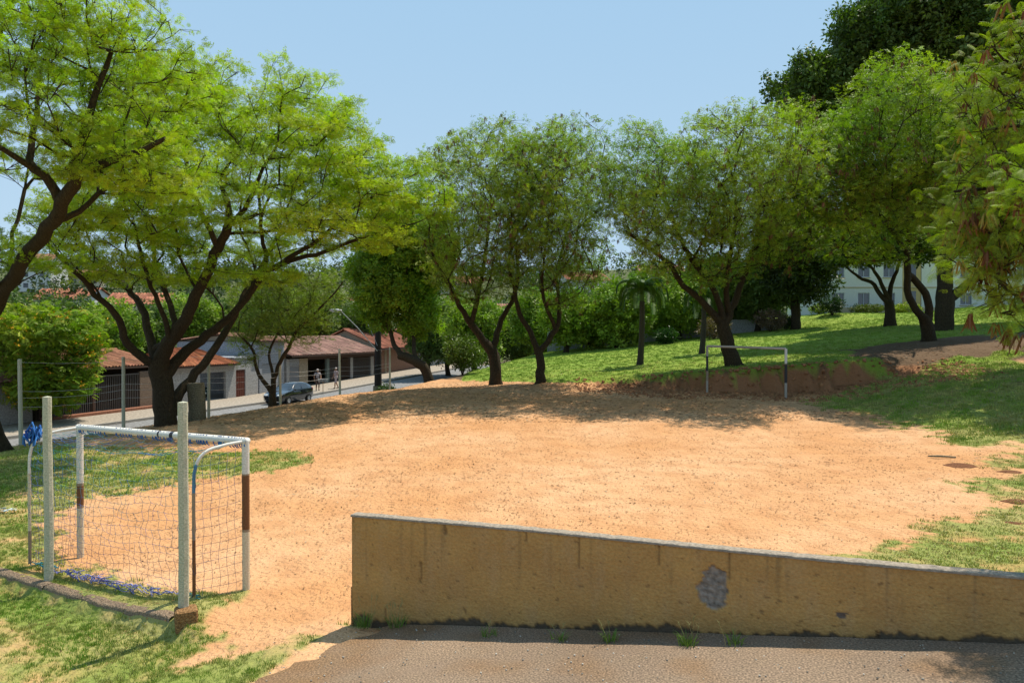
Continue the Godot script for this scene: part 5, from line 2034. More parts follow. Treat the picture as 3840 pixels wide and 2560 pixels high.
func trees() -> void:
	var lime := {"leaf": M.feather, "leaf_mat": M.leaf, "tint": Color(0.34, 0.47, 0.03), "tint2": Color(0.50, 0.53, 0.05), "per": 30, "rc": 0.52, "flat": 0.28, "size": 1.0, "bare": 0.2, "shell": 0.35, "dome": true, "clear": 2.6, "twig": 0.012}
	grow_tree("spreading_tree", "great spreading tree with many dark limbs above the near goal", [
		[0.38, 0.34, PackedVector3Array([Vector3(-14.26, -0.27, -30.50), Vector3(-14.34, 1.09, -30.40), Vector3(-14.46, 2.26, -30.20)])],
		[0.2, 0.06, PackedVector3Array([Vector3(-14.46, 2.26, -30.20), Vector3(-14.97, 2.65, -29.60), Vector3(-15.22, 3.24, -29.10), Vector3(-15.21, 4.04, -28.60), Vector3(-15.40, 4.64, -28.00), Vector3(-15.59, 4.98, -27.60), Vector3(-15.71, 5.50, -27.00), Vector3(-15.84, 5.89, -26.40), Vector3(-16.18, 6.61, -25.80)])],
		[0.2, 0.07, PackedVector3Array([Vector3(-14.51, 2.52, -30.20), Vector3(-14.87, 3.12, -30.50), Vector3(-15.25, 3.97, -30.90), Vector3(-15.83, 4.77, -31.40), Vector3(-16.66, 5.46, -32.00), Vector3(-17.40, 5.97, -32.50), Vector3(-18.09, 6.49, -33.00), Vector3(-19.23, 7.34, -33.50)])],
		[0.13, 0.05, PackedVector3Array([Vector3(-14.05, 2.88, -30.00), Vector3(-13.74, 3.52, -29.60), Vector3(-13.86, 4.48, -29.20), Vector3(-14.00, 5.31, -28.70), Vector3(-14.07, 6.51, -28.10), Vector3(-14.08, 7.49, -27.70)])],
		[0.15, 0.06, PackedVector3Array([Vector3(-14.07, 3.02, -30.20), Vector3(-14.01, 3.97, -30.70), Vector3(-14.98, 5.56, -31.80), Vector3(-15.62, 6.50, -32.50), Vector3(-16.02, 7.47, -33.10), Vector3(-16.80, 8.77, -33.80)])],
		[0.33, 0.11, PackedVector3Array([Vector3(-14.41, 2.26, -30.20), Vector3(-13.98, 3.02, -30.00), Vector3(-13.23, 3.73, -29.60), Vector3(-12.53, 4.68, -29.10), Vector3(-12.10, 5.36, -28.80), Vector3(-11.56, 6.17, -28.40), Vector3(-11.17, 6.77, -28.10), Vector3(-10.65, 7.51, -27.80), Vector3(-10.61, 8.60, -27.50)])],
		[0.12, 0.05, PackedVector3Array([Vector3(-11.17, 6.77, -28.10), Vector3(-11.38, 7.77, -27.40), Vector3(-11.60, 8.78, -26.80), Vector3(-11.58, 9.63, -26.40)])],
		[0.12, 0.04, PackedVector3Array([Vector3(-10.65, 7.51, -27.80), Vector3(-9.70, 8.22, -27.20), Vector3(-9.08, 9.25, -26.80), Vector3(-8.36, 10.28, -26.50)])],
		[0.27, 0.1, PackedVector3Array([Vector3(-14.32, 1.62, -30.40), Vector3(-13.86, 2.38, -30.60), Vector3(-13.06, 3.12, -30.70), Vector3(-12.25, 3.74, -30.80), Vector3(-11.72, 4.25, -30.90), Vector3(-11.20, 4.94, -31.00), Vector3(-10.61, 5.67, -31.00), Vector3(-10.28, 6.14, -31.00)])],
		[0.13, 0.04, PackedVector3Array([Vector3(-10.28, 6.07, -31.00), Vector3(-9.78, 6.42, -31.20), Vector3(-8.95, 6.69, -31.30), Vector3(-8.13, 6.88, -31.40), Vector3(-7.15, 7.30, -31.50), Vector3(-6.06, 7.68, -31.60), Vector3(-4.59, 8.07, -31.70)])],
		[0.12, 0.04, PackedVector3Array([Vector3(-10.61, 5.67, -31.00), Vector3(-10.10, 6.46, -30.50), Vector3(-10.11, 7.13, -30.10), Vector3(-10.03, 8.11, -29.60), Vector3(-9.31, 9.21, -29.00)])],
		[0.11, 0.04, PackedVector3Array([Vector3(-9.65, 6.53, -31.20), Vector3(-8.18, 7.18, -30.50), Vector3(-6.94, 7.97, -29.80), Vector3(-5.79, 8.76, -29.30), Vector3(-4.68, 9.01, -28.80)])],
		[0.24, 0.08, PackedVector3Array([Vector3(-14.10, -0.03, -30.80), Vector3(-14.10, 0.73, -31.00), Vector3(-13.82, 1.38, -31.40), Vector3(-13.52, 1.87, -31.80), Vector3(-13.16, 2.46, -32.20), Vector3(-12.96, 3.04, -32.60), Vector3(-12.60, 4.01, -33.20), Vector3(-12.32, 5.20, -34.00), Vector3(-11.86, 6.69, -35.00), Vector3(-11.22, 8.21, -35.60)])]],
		[[Vector3(-10.69, 7.66, -29.50), Vector3(8.33, 6.42, 7.80), 820], [Vector3(-4.87, 8.62, -30.00), Vector3(3.53, 2.29, 3.40), 170], [Vector3(-11.91, 11.51, -27.50), Vector3(2.43, 2.43, 3.60), 120], [Vector3(-7.44, 10.92, -29.00), Vector3(2.73, 2.22, 4.00), 110], [Vector3(-15.19, 6.94, -28.50), Vector3(3.69, 2.18, 4.50), 120], [Vector3(-14.43, 5.63, -29.00), Vector3(3.41, 1.19, 4.00), 60], [Vector3(-10.87, 5.71, -30.00), Vector3(2.82, 1.24, 4.00), 50]], lime)
	var b := lime.duplicate()
	b.merge({"leaf": M.wisp_near, "per": 34, "rc": 0.5, "size": 1.0, "tint": Color(0.32, 0.46, 0.03), "tint2": Color(0.47, 0.52, 0.05)}, true)
	grow_tree("spreading_tree", "tall lime-green tree leaning in from the left edge over the street", [
		[0.32, 0.13, PackedVector3Array([Vector3(-16.16, -0.23, -23.40), Vector3(-16.32, 0.86, -23.00), Vector3(-16.15, 2.25, -22.40), Vector3(-15.70, 3.44, -21.80), Vector3(-14.55, 4.43, -21.00), Vector3(-13.57, 5.23, -20.30), Vector3(-12.43, 6.08, -19.60), Vector3(-11.57, 6.74, -19.00), Vector3(-11.02, 7.25, -18.60)])],
		[0.16, 0.05, PackedVector3Array([Vector3(-11.06, 7.17, -18.60), Vector3(-10.61, 7.46, -18.30), Vector3(-9.74, 7.60, -17.80), Vector3(-8.80, 7.73, -17.40), Vector3(-7.96, 7.95, -17.00)])],
		[0.15, 0.05, PackedVector3Array([Vector3(-11.02, 7.25, -18.60), Vector3(-10.69, 7.95, -18.30), Vector3(-10.33, 8.64, -18.00), Vector3(-9.91, 9.42, -17.80), Vector3(-9.48, 10.18, -17.60)])],
		[0.15, 0.05, PackedVector3Array([Vector3(-11.57, 6.80, -19.00), Vector3(-11.68, 7.26, -18.80), Vector3(-11.84, 7.54, -18.50), Vector3(-12.08, 7.80, -18.00), Vector3(-12.49, 8.11, -17.60)])],
		[0.1, 0.04, PackedVector3Array([Vector3(-11.84, 7.54, -18.50), Vector3(-12.10, 7.82, -18.60), Vector3(-12.15, 8.47, -18.80), Vector3(-12.27, 9.43, -19.20), Vector3(-12.41, 10.59, -19.60)])],
		[0.1, 0.03, PackedVector3Array([Vector3(-11.99, 6.39, -19.30), Vector3(-11.57, 6.76, -19.80), Vector3(-11.30, 7.28, -20.20), Vector3(-10.85, 7.74, -20.60), Vector3(-10.33, 8.13, -21.00)])],
		[0.14, 0.05, PackedVector3Array([Vector3(-15.70, 3.44, -21.80), Vector3(-15.79, 4.81, -21.20), Vector3(-15.58, 6.23, -20.60), Vector3(-14.92, 7.48, -20.20), Vector3(-14.40, 8.92, -19.80), Vector3(-12.69, 11.17, -18.50)])],
		[0.1, 0.04, PackedVector3Array([Vector3(-14.53, 4.49, -21.00), Vector3(-13.79, 5.40, -19.60), Vector3(-13.30, 5.96, -18.60), Vector3(-13.00, 6.45, -17.60)])]],
		[[Vector3(-11.99, 8.37, -18.60), Vector3(4.70, 4.81, 5.20), 600], [Vector3(-9.58, 10.12, -18.60), Vector3(2.08, 2.08, 3.40), 130], [Vector3(-9.46, 7.36, -19.00), Vector3(1.68, 1.45, 3.00), 70], [Vector3(-13.84, 5.44, -20.00), Vector3(1.41, 0.94, 3.00), 40]], b)
	grow_tree("young_tree", "small forked tree with thin crown beside the parked black car", [
		[0.2, 0.17, PackedVector3Array([Vector3(-12.27, -0.34, -38.00), Vector3(-12.34, 0.39, -38.00)])],
		[0.14, 0.05, PackedVector3Array([Vector3(-12.34, 0.39, -38.00), Vector3(-12.63, 0.97, -37.80), Vector3(-12.87, 1.40, -37.60), Vector3(-13.00, 2.07, -37.40), Vector3(-13.04, 2.62, -37.20), Vector3(-13.32, 3.11, -37.00)])],
		[0.14, 0.03, PackedVector3Array([Vector3(-12.34, 0.39, -38.00), Vector3(-12.16, 1.38, -38.00), Vector3(-11.85, 2.18, -38.00), Vector3(-11.42, 2.85, -38.00), Vector3(-11.01, 3.63, -37.80), Vector3(-10.01, 4.49, -37.50), Vector3(-9.04, 5.38, -37.20), Vector3(-8.44, 6.07, -37.00)])],
		[0.09, 0.03, PackedVector3Array([Vector3(-12.20, 1.20, -38.00), Vector3(-12.54, 1.85, -38.40), Vector3(-12.67, 2.59, -38.60), Vector3(-12.23, 3.89, -39.00), Vector3(-12.54, 4.65, -39.20), Vector3(-13.27, 5.73, -39.50)])]],
		[[Vector3(-11.03, 5.17, -37.80), Vector3(3.00, 2.33, 2.80), 170], [Vector3(-13.21, 4.51, -38.00), Vector3(1.79, 2.01, 2.00), 70], [Vector3(-13.55, 2.73, -37.40), Vector3(1.10, 0.88, 1.00), 14]], {"leaf": M.feather, "leaf_mat": M.leaf, "tint": Color(0.16, 0.23, 0.04), "tint2": Color(0.28, 0.31, 0.05), "per": 16, "rc": 0.6, "flat": 0.5, "size": 1.0, "shell": 0.2, "clear": 1.2})
	var mid := {"leaf": M.feather, "leaf_mat": M.leaf_mid, "tint": Color(0.17, 0.285, 0.04), "tint2": Color(0.34, 0.39, 0.055), "per": 19, "rc": 0.62, "flat": 0.5, "size": 1.05, "bare": 0.2, "voids": -0.16, "shell": 0.0, "clear": 2.0, "pods": 0.09, "pod": M.pod, "pod_tint": Color(0.16, 0.075, 0.04), "pod_size": 1.1}
	grow_tree("pod_tree", "leaning dark-limbed tree with brown pods, left of the two central trees", [
		[0.3, 0.25, PackedVector3Array([Vector3(-0.80, 1.29, -38.00), Vector3(-0.89, 2.27, -38.00), Vector3(-1.30, 2.90, -38.00)])],
		[0.2, 0.06, PackedVector3Array([Vector3(-1.30, 2.90, -38.00), Vector3(-2.12, 4.05, -37.60), Vector3(-2.76, 5.14, -37.20), Vector3(-3.16, 5.99, -36.80), Vector3(-3.76, 7.02, -36.30), Vector3(-4.04, 8.26, -36.00)])],
		[0.19, 0.06, PackedVector3Array([Vector3(-1.03, 2.45, -38.00), Vector3(-0.59, 4.06, -38.40), Vector3(0.09, 5.43, -38.60), Vector3(0.32, 6.81, -38.80), Vector3(0.09, 8.66, -39.00)])],
		[0.14, 0.05, PackedVector3Array([Vector3(-2.02, 3.94, -37.70), Vector3(-1.76, 5.13, -37.00), Vector3(-1.41, 6.59, -36.20), Vector3(-1.17, 8.19, -35.40), Vector3(-0.95, 9.78, -35.00)])]],
		[[Vector3(-1.04, 9.54, -34.80), Vector3(3.89, 4.20, 6.00), 430], [Vector3(-2.24, 6.99, -36.00), Vector3(2.75, 2.33, 3.80), 110]], mid)
	grow_tree("pod_tree", "twisted-stem tree with brown pods, right of the two central trees", [
		[0.24, 0.2, PackedVector3Array([Vector3(1.39, 1.26, -37.00), Vector3(1.44, 1.87, -37.00), Vector3(1.39, 2.56, -37.00)])],
		[0.16, 0.06, PackedVector3Array([Vector3(1.39, 2.56, -37.00), Vector3(0.85, 3.61, -37.00), Vector3(0.30, 4.69, -36.80), Vector3(0.09, 5.75, -36.50), Vector3(-0.13, 6.99, -36.00), Vector3(0.08, 8.63, -35.60)])],
		[0.15, 0.05, PackedVector3Array([Vector3(1.44, 2.48, -37.00), Vector3(1.87, 3.22, -37.00), Vector3(2.28, 3.87, -37.20), Vector3(2.40, 4.93, -37.50), Vector3(2.27, 6.28, -37.80), Vector3(2.55, 7.64, -38.00), Vector3(3.01, 9.45, -38.20)])],
		[0.11, 0.04, PackedVector3Array([Vector3(2.19, 3.72, -37.20), Vector3(1.77, 4.68, -36.60), Vector3(1.46, 5.72, -36.00), Vector3(1.53, 7.12, -35.20), Vector3(1.71, 8.89, -34.60)])]],
		[[Vector3(2.10, 9.67, -34.40), Vector3(3.34, 3.95, 6.00), 390], [Vector3(2.41, 6.99, -36.00), Vector3(2.75, 2.33, 3.60), 110]], mid)
	var e := mid.duplicate()
	e.merge({"tint": Color(0.19, 0.31, 0.04), "tint2": Color(0.37, 0.42, 0.055), "pods": 0.06}, true)
	grow_tree("pod_tree", "wide forked tree rooted on the earth bank behind the far goal", [
		[0.36, 0.3, PackedVector3Array([Vector3(10.46, 1.89, -34.60), Vector3(10.10, 2.89, -34.60), Vector3(9.85, 3.91, -34.60)])],
		[0.2, 0.06, PackedVector3Array([Vector3(9.85, 3.81, -34.60), Vector3(8.73, 5.01, -34.20), Vector3(7.63, 5.89, -33.80), Vector3(7.17, 6.55, -33.50), Vector3(6.31, 7.20, -33.10), Vector3(5.06, 7.91, -32.60)])],
		[0.17, 0.06, PackedVector3Array([Vector3(9.95, 3.97, -34.60), Vector3(9.31, 5.51, -34.10), Vector3(8.18, 6.76, -33.60), Vector3(7.50, 7.89, -33.20), Vector3(6.83, 9.19, -32.80)])],
		[0.2, 0.06, PackedVector3Array([Vector3(10.01, 4.01, -34.60), Vector3(10.85, 5.67, -35.20), Vector3(11.39, 6.96, -35.60), Vector3(11.77, 7.82, -35.80), Vector3(11.99, 9.32, -36.00), Vector3(12.01, 10.85, -36.20)])],
		[0.15, 0.05, PackedVector3Array([Vector3(10.10, 4.42, -34.60), Vector3(9.84, 5.80, -34.00), Vector3(9.84, 7.31, -33.20), Vector3(9.80, 8.93, -32.40), Vector3(9.43, 10.33, -31.80)])]],
		[[Vector3(9.61, 9.95, -31.80), Vector3(3.65, 3.27, 6.00), 430], [Vector3(5.78, 9.39, -31.80), Vector3(2.15, 3.09, 4.60), 220], [Vector3(8.38, 7.55, -33.60), Vector3(4.15, 2.37, 4.00), 170], [Vector3(13.07, 9.89, -34.50), Vector3(2.23, 3.65, 3.40), 150]], e)
	grow_tree("pod_tree", "bright green tree with bowed twin stems on the right-hand slope", [
		[0.3, 0.26, PackedVector3Array([Vector3(20.85, 3.04, -37.00), Vector3(20.81, 3.91, -37.00), Vector3(20.65, 4.26, -37.00)])],
		[0.2, 0.08, PackedVector3Array([Vector3(20.65, 4.15, -37.00), Vector3(20.03, 4.87, -36.90), Vector3(19.72, 5.40, -36.80), Vector3(19.55, 6.38, -36.60), Vector3(19.42, 7.68, -36.40), Vector3(19.14, 9.32, -36.00), Vector3(18.51, 10.72, -35.60)])],
		[0.2, 0.16, PackedVector3Array([Vector3(20.81, 4.04, -37.00), Vector3(20.89, 4.72, -37.00), Vector3(20.63, 5.48, -37.00), Vector3(20.14, 6.08, -36.90), Vector3(19.65, 6.46, -36.70)])],
		[0.13, 0.05, PackedVector3Array([Vector3(19.42, 7.46, -36.40), Vector3(18.09, 8.63, -35.60), Vector3(16.76, 9.78, -35.00), Vector3(15.50, 10.91, -34.50)])],
		[0.12, 0.05, PackedVector3Array([Vector3(19.42, 7.89, -36.40), Vector3(19.66, 9.43, -35.40), Vector3(19.94, 10.97, -34.80), Vector3(19.91, 12.30, -34.40)])]],
		[[Vector3(16.35, 11.82, -31.80), Vector3(3.18, 3.09, 6.20), 420], [Vector3(14.44, 10.59, -33.00), Vector3(2.33, 2.91, 4.00), 200], [Vector3(17.19, 9.24, -30.00), Vector3(2.12, 2.29, 4.00), 150], [Vector3(17.45, 8.48, -36.00), Vector3(3.60, 1.91, 3.80), 130]], e)
	grow_tree("broadleaf_tree", "huge dark glossy tree towering over the right-hand trees", [
		[0.46, 0.4, PackedVector3Array([Vector3(25.09, 3.58, -43.00), Vector3(25.17, 5.73, -43.00), Vector3(25.09, 7.67, -43.00)])],
		[0.34, 0.12, PackedVector3Array([Vector3(25.27, 5.40, -43.00), Vector3(25.95, 5.88, -43.00), Vector3(26.44, 6.48, -42.60), Vector3(26.96, 7.00, -42.20), Vector3(28.26, 8.56, -42.00)])],
		[0.4, 0.15, PackedVector3Array([Vector3(25.09, 7.67, -43.00), Vector3(24.92, 10.79, -43.50), Vector3(24.95, 13.98, -44.00), Vector3(24.97, 17.24, -44.50), Vector3(24.99, 20.57, -45.00)])],
		[0.25, 0.08, PackedVector3Array([Vector3(24.92, 10.79, -43.50), Vector3(23.66, 13.58, -44.50), Vector3(22.08, 16.07, -45.00), Vector3(20.45, 18.09, -45.50), Vector3(18.51, 18.79, -46.00)])],
		[0.25, 0.08, PackedVector3Array([Vector3(25.08, 12.95, -44.00), Vector3(27.07, 15.67, -44.50), Vector3(28.69, 18.46, -45.00), Vector3(29.49, 21.63, -45.00)])],
		[0.2, 0.08, PackedVector3Array([Vector3(24.99, 15.62, -44.30), Vector3(23.40, 18.46, -45.00), Vector3(21.79, 21.03, -45.50)])],
		[0.15, 0.06, PackedVector3Array([Vector3(22.08, 16.07, -45.00), Vector3(20.40, 17.44, -46.00), Vector3(18.44, 18.00, -46.50), Vector3(16.98, 18.15, -47.00)])]],
		[[Vector3(25.25, 20.84, -45.00), Vector3(5.56, 5.03, 6.50), 330], [Vector3(21.65, 21.30, -45.50), Vector3(2.27, 2.41, 3.00), 70], [Vector3(18.78, 18.38, -46.00), Vector3(2.71, 1.89, 2.60), 90], [Vector3(29.49, 20.57, -45.00), Vector3(3.71, 6.35, 6.00), 190], [Vector3(28.11, 12.53, -44.50), Vector3(4.45, 3.93, 5.50), 210], [Vector3(24.73, 11.21, -46.00), Vector3(4.60, 3.25, 4.00), 150], [Vector3(22.57, 17.16, -46.00), Vector3(3.25, 2.44, 3.50), 90]],
		{"leaf": M.clump_big, "leaf_mat": M.leaf_broad, "tint": Color(0.07, 0.125, 0.03), "tint2": Color(0.13, 0.18, 0.04), "voids": 0.0, "per": 30, "rc": 0.95, "flat": 0.75, "size": 1.0, "shell": 0.3, "clear": 4.0, "ball": true, "twig": 0.02})
	grow_tree("broadleaf_tree", "dark shade tree mostly beyond the right edge, behind the near pods", [
		[0.4, 0.3, PackedVector3Array([Vector3(23.76, 2.02, -26.50), Vector3(23.60, 4.51, -26.50), Vector3(23.13, 6.70, -26.50)])],
		[0.24, 0.08, PackedVector3Array([Vector3(23.29, 5.45, -26.50), Vector3(21.17, 7.55, -26.00), Vector3(19.11, 8.68, -25.50), Vector3(17.26, 9.16, -25.00)])],
		[0.24, 0.08, PackedVector3Array([Vector3(23.13, 6.70, -26.50), Vector3(22.39, 9.08, -26.00), Vector3(20.76, 10.77, -25.50)])]],
		[[Vector3(20.84, 9.00, -25.60), Vector3(4.37, 3.16, 5.20), 330]], {"leaf": M.clump_big, "leaf_mat": M.leaf_broad, "tint": Color(0.05, 0.09, 0.02), "tint2": Color(0.09, 0.13, 0.025), "per": 22, "rc": 0.85, "flat": 0.7, "size": 0.8, "shell": 0.2, "clear": 2.5, "ball": true})
	grow_tree("broadleaf_tree", "dark many-limbed tree in front of the pale apartment block", [
		[0.38, 0.32, PackedVector3Array([Vector3(26.61, 3.96, -52.00), Vector3(26.55, 5.70, -52.00)])],
		[0.2, 0.06, PackedVector3Array([Vector3(26.55, 5.49, -52.00), Vector3(26.03, 5.98, -52.00), Vector3(25.36, 6.96, -52.00), Vector3(24.22, 7.39, -51.60), Vector3(22.74, 8.27, -51.00)])],
		[0.18, 0.06, PackedVector3Array([Vector3(26.55, 5.70, -52.00), Vector3(25.47, 7.48, -51.60), Vector3(24.60, 8.18, -51.00), Vector3(23.29, 9.00, -50.50)])],
		[0.2, 0.07, PackedVector3Array([Vector3(26.55, 5.79, -52.00), Vector3(26.61, 6.83, -52.00), Vector3(27.01, 7.81, -52.00), Vector3(27.65, 9.46, -52.00)])]],
		[[Vector3(25.32, 10.25, -51.00), Vector3(4.50, 1.86, 4.50), 170], [Vector3(22.55, 9.00, -50.50), Vector3(1.49, 0.77, 2.00), 20]], {"leaf": M.clump_big, "leaf_mat": M.leaf_broad, "tint": Color(0.045, 0.08, 0.018), "tint2": Color(0.08, 0.11, 0.025), "per": 22, "rc": 0.9, "flat": 0.6, "size": 0.9, "shell": 0.1, "clear": 2.0, "ball": true})
	grow_tree("broadleaf_tree", "dense dark tree left of the apartment block's corner", [
		[0.35, 0.3, PackedVector3Array([Vector3(23.05, 4.45, -60.00), Vector3(23.01, 6.15, -60.00), Vector3(23.15, 8.26, -60.00)])],
		[0.2, 0.06, PackedVector3Array([Vector3(23.08, 7.21, -60.00), Vector3(21.84, 9.28, -59.50), Vector3(20.96, 11.31, -59.00)])],
		[0.2, 0.06, PackedVector3Array([Vector3(23.15, 7.91, -60.00), Vector3(24.34, 10.08, -60.50), Vector3(24.90, 12.29, -61.00)])]],
		[[Vector3(23.08, 10.21, -60.00), Vector3(3.35, 4.41, 4.00), 230]], {"leaf": M.clump_big, "leaf_mat": M.leaf_broad, "tint": Color(0.04, 0.068, 0.018), "tint2": Color(0.085, 0.10, 0.025), "per": 22, "rc": 0.95, "flat": 0.7, "size": 1.0, "shell": 0.2, "clear": 2.5, "ball": true})
	grow_tree("broadleaf_tree", "bright leafy tree with crooked trunk left of the street bush", [
		[0.3, 0.24, PackedVector3Array([Vector3(-5.25, 0.29, -47.00), Vector3(-5.47, 1.15, -47.00), Vector3(-6.11, 1.70, -47.00), Vector3(-7.19, 2.08, -47.40)])],
		[0.2, 0.07, PackedVector3Array([Vector3(-7.00, 1.97, -47.40), Vector3(-7.65, 2.79, -48.00), Vector3(-8.16, 4.21, -48.50), Vector3(-8.53, 5.95, -49.00)])],
		[0.16, 0.06, PackedVector3Array([Vector3(-6.11, 1.70, -47.00), Vector3(-6.38, 3.08, -48.00), Vector3(-6.66, 4.80, -49.00), Vector3(-6.87, 6.85, -49.50)])]],
		[[Vector3(-7.09, 7.10, -49.00), Vector3(2.59, 2.45, 3.40), 120], [Vector3(-6.95, 10.14, -48.00), Vector3(3.11, 1.98, 3.00), 90], [Vector3(-8.82, 5.66, -49.00), Vector3(1.73, 2.16, 2.60), 70], [Vector3(-5.51, 8.54, -49.00), Vector3(2.02, 2.16, 2.80), 80], [Vector3(-9.59, 8.06, -50.00), Vector3(1.62, 1.76, 2.40), 50], [Vector3(-6.23, 4.51, -49.00), Vector3(1.44, 1.44, 2.00), 40]], {"leaf": M.clump_big, "leaf_mat": M.leaf, "tint": Color(0.16, 0.28, 0.025), "tint2": Color(0.30, 0.38, 0.04), "per": 20, "rc": 0.7, "flat": 0.6, "size": 0.75, "shell": 0.1, "voids": -0.02, "clear": 1.5, "ball": true})
	grow_tree("flowering_tree", "low green tree dotted with yellow blossom at the left, before the dark gates", [
		[0.2, 0.16, PackedVector3Array([Vector3(-25.71, -1.37, -41.00), Vector3(-25.66, -0.24, -41.00), Vector3(-25.76, 0.73, -41.00)])],
		[0.12, 0.04, PackedVector3Array([Vector3(-25.76, 0.61, -41.00), Vector3(-26.35, 1.71, -40.50), Vector3(-26.96, 2.68, -40.00)])],
		[0.12, 0.04, PackedVector3Array([Vector3(-25.71, 0.73, -41.00), Vector3(-24.44, 1.95, -40.50), Vector3(-23.32, 2.91, -40.20)])],
		[0.12, 0.04, PackedVector3Array([Vector3(-25.73, 0.73, -41.00), Vector3(-25.20, 2.21, -40.00), Vector3(-24.77, 3.62, -39.50)])]],
		[[Vector3(-25.20, 3.03, -40.00), Vector3(3.76, 2.12, 3.20), 230], [Vector3(-25.08, 0.79, -40.00), Vector3(2.82, 1.41, 2.40), 90]], {"leaf": M.feather_big, "leaf_mat": M.leaf, "tint": Color(0.16, 0.27, 0.025), "tint2": Color(0.34, 0.38, 0.03), "voids": -0.02, "per": 18, "rc": 0.55, "flat": 0.6, "size": 0.85, "shell": 0.35, "clear": 1.4, "pods": 0.08, "pod": M.blossom, "pod_tint": Color(0.62, 0.34, 0.012), "pod_size": 2.0, "pod_name": "blossom"})
	# trees beyond the lawn and along the street
	var bright := {"leaf": M.clump_big, "leaf_mat": M.leaf_broad, "tint": Color(0.168, 0.280, 0.032), "tint2": Color(0.320, 0.384, 0.048), "per": 16, "rc": 0.9, "flat": 0.7, "size": 1.0, "shell": 0.25, "clear": 1.0, "ball": true}
	var dull := bright.duplicate()
	dull.merge({"tint": Color(0.088, 0.152, 0.035), "tint2": Color(0.160, 0.208, 0.048)}, true)
	for k in [
		["bright bushy tree behind the lawn, just left of the slender palm", Vector3(8.61, 3.50, -60.00), 3.0, 5.4, 1, 0.95],
		["bright tree directly behind the slender palm's fronds", Vector3(12.58, 3.50, -66.00), 2.8, 6.4, 1, 1.10],
		["small bright tree between the two palms", Vector3(14.00, 3.50, -62.00), 2.6, 5.0, 1, 0.90],
		["bright low tree over the grey end of the boundary wall", Vector3(6.55, 3.50, -64.00), 2.4, 4.5, 1, 0.90],
		["dull green tree behind the shorter palm", Vector3(16.72, 3.50, -64.00), 3.0, 7.0, 0, 1.00],
		["dull green tree right behind the forked tree's trunk", Vector3(19.96, 3.50, -66.00), 3.0, 6.5, 0, 1.00],
		["dull tree over the right end of the boundary wall", Vector3(20.90, 3.50, -63.00), 2.6, 6.0, 0, 1.00],
		["tall dull tree touching the dense dark tree's left side", Vector3(23.84, 3.50, -68.00), 3.2, 8.0, 0, 1.10],
		["bright low tree left of the boundary wall's end", Vector3(4.38, 3.50, -60.00), 2.4, 4.8, 1, 0.90],
		["bright tree seen between the twisted stems", Vector3(2.29, 3.50, -72.00), 3.0, 7.0, 1, 1.00],
		["dull tree seen right of the leaning dark-limbed trunk", Vector3(0.19, 3.50, -80.00), 3.2, 7.0, 0, 1.00],
		["bright tree behind the round street bush", Vector3(-3.34, 3.50, -66.00), 3.0, 7.0, 1, 1.00],
		["bright tree over the whitewashed house", Vector3(-6.44, 3.50, -75.00), 3.0, 8.0, 1, 1.10],
		["dull tree above the reddish-brown house", Vector3(-8.09, 3.50, -72.00), 2.8, 7.5, 0, 1.10],
		["dull tree rising behind the utility pole", Vector3(-17.17, 3.50, -82.00), 3.4, 8.0, 0, 1.00],
		["tall dull tree behind the long low house's roof", Vector3(-21.30, 3.50, -86.00), 3.5, 9.0, 0, 1.00],
		["bright tree behind the long low house's left gable", Vector3(-24.01, 3.50, -84.00), 3.6, 9.0, 1, 0.90],
		["dull tree behind the blue-grey house", Vector3(-27.30, 3.50, -82.00), 3.6, 8.5, 0, 1.00],
		["dull tree behind the hipped terracotta roof", Vector3(-30.10, 3.50, -78.00), 3.4, 8.0, 0, 1.00],
		["bright tree between the big tree's trunk and the hipped roof", Vector3(-32.47, 3.50, -74.00), 3.4, 8.5, 1, 1.00],
		["dull tree behind the brown pillar house", Vector3(-33.64, 3.50, -68.00), 3.0, 7.5, 0, 1.10],
		["bright tree right behind the flowering tree", Vector3(-33.77, 3.50, -62.00), 3.0, 7.5, 1, 1.00],
		["dull tree behind the flowering tree's crown", Vector3(-38.63, 3.50, -64.00), 3.4, 8.0, 0, 1.00],
		["dull tree behind the pale house at the left edge", Vector3(-38.42, 3.50, -58.00), 3.0, 8.0, 0, 1.10],
		["distant tree left of the slender palm, against the hill", Vector3(12.12, 3.50, -92.00), 4.0, 6.8, 0, 1.00],
		["distant tree right of the slender palm, against the hill", Vector3(17.73, 3.50, -96.00), 4.0, 7.4, 0, 1.10],
		["distant tree above the shorter palm", Vector3(21.32, 3.50, -92.00), 4.0, 7.4, 0, 1.00],
		["distant tree behind the forked tree's right limb", Vector3(27.05, 3.50, -95.00), 4.2, 8.1, 0, 1.10],
		["distant tree right of the twisted-stem tree", Vector3(9.35, 3.50, -100.00), 4.0, 6.8, 0, 1.00],
		["distant tree behind the twisted-stem tree's fork", Vector3(4.88, 3.50, -105.00), 4.0, 6.8, 0, 1.00],
	]:
		rng.seed = hash(k[0])
		var p: Vector3 = k[1]
		p.y = land(p.x, -p.z)
		var h: float = k[3]
		var r: float = k[2]
		grow_tree("background_tree", k[0], simple_limbs(p, h, 0.16 + 0.012 * h, Vector3(rr(-0.5, 0.5), 0, rr(-0.5, 0.5)), 4, r * 0.5), [[p + Vector3(0, h - r * k[5] * 0.95, 0), Vector3(r, r * k[5], r), int(22.0 + 9.0 * r * r * k[5])]], bright if k[4] == 1 else dull, "trees beyond the lawn and street")
	palm("tall slender palm on the lawn right of the centre", Vector3(7.00, 1.71, -40.50), 3.5, 19, 2.0)
	palm("shorter palm with hanging fronds half hidden behind the forked tree", Vector3(11.28, 1.69, -44.00), 2.8, 17, 1.9)
	# foreground branches reaching in from the right
	foreground_tree()
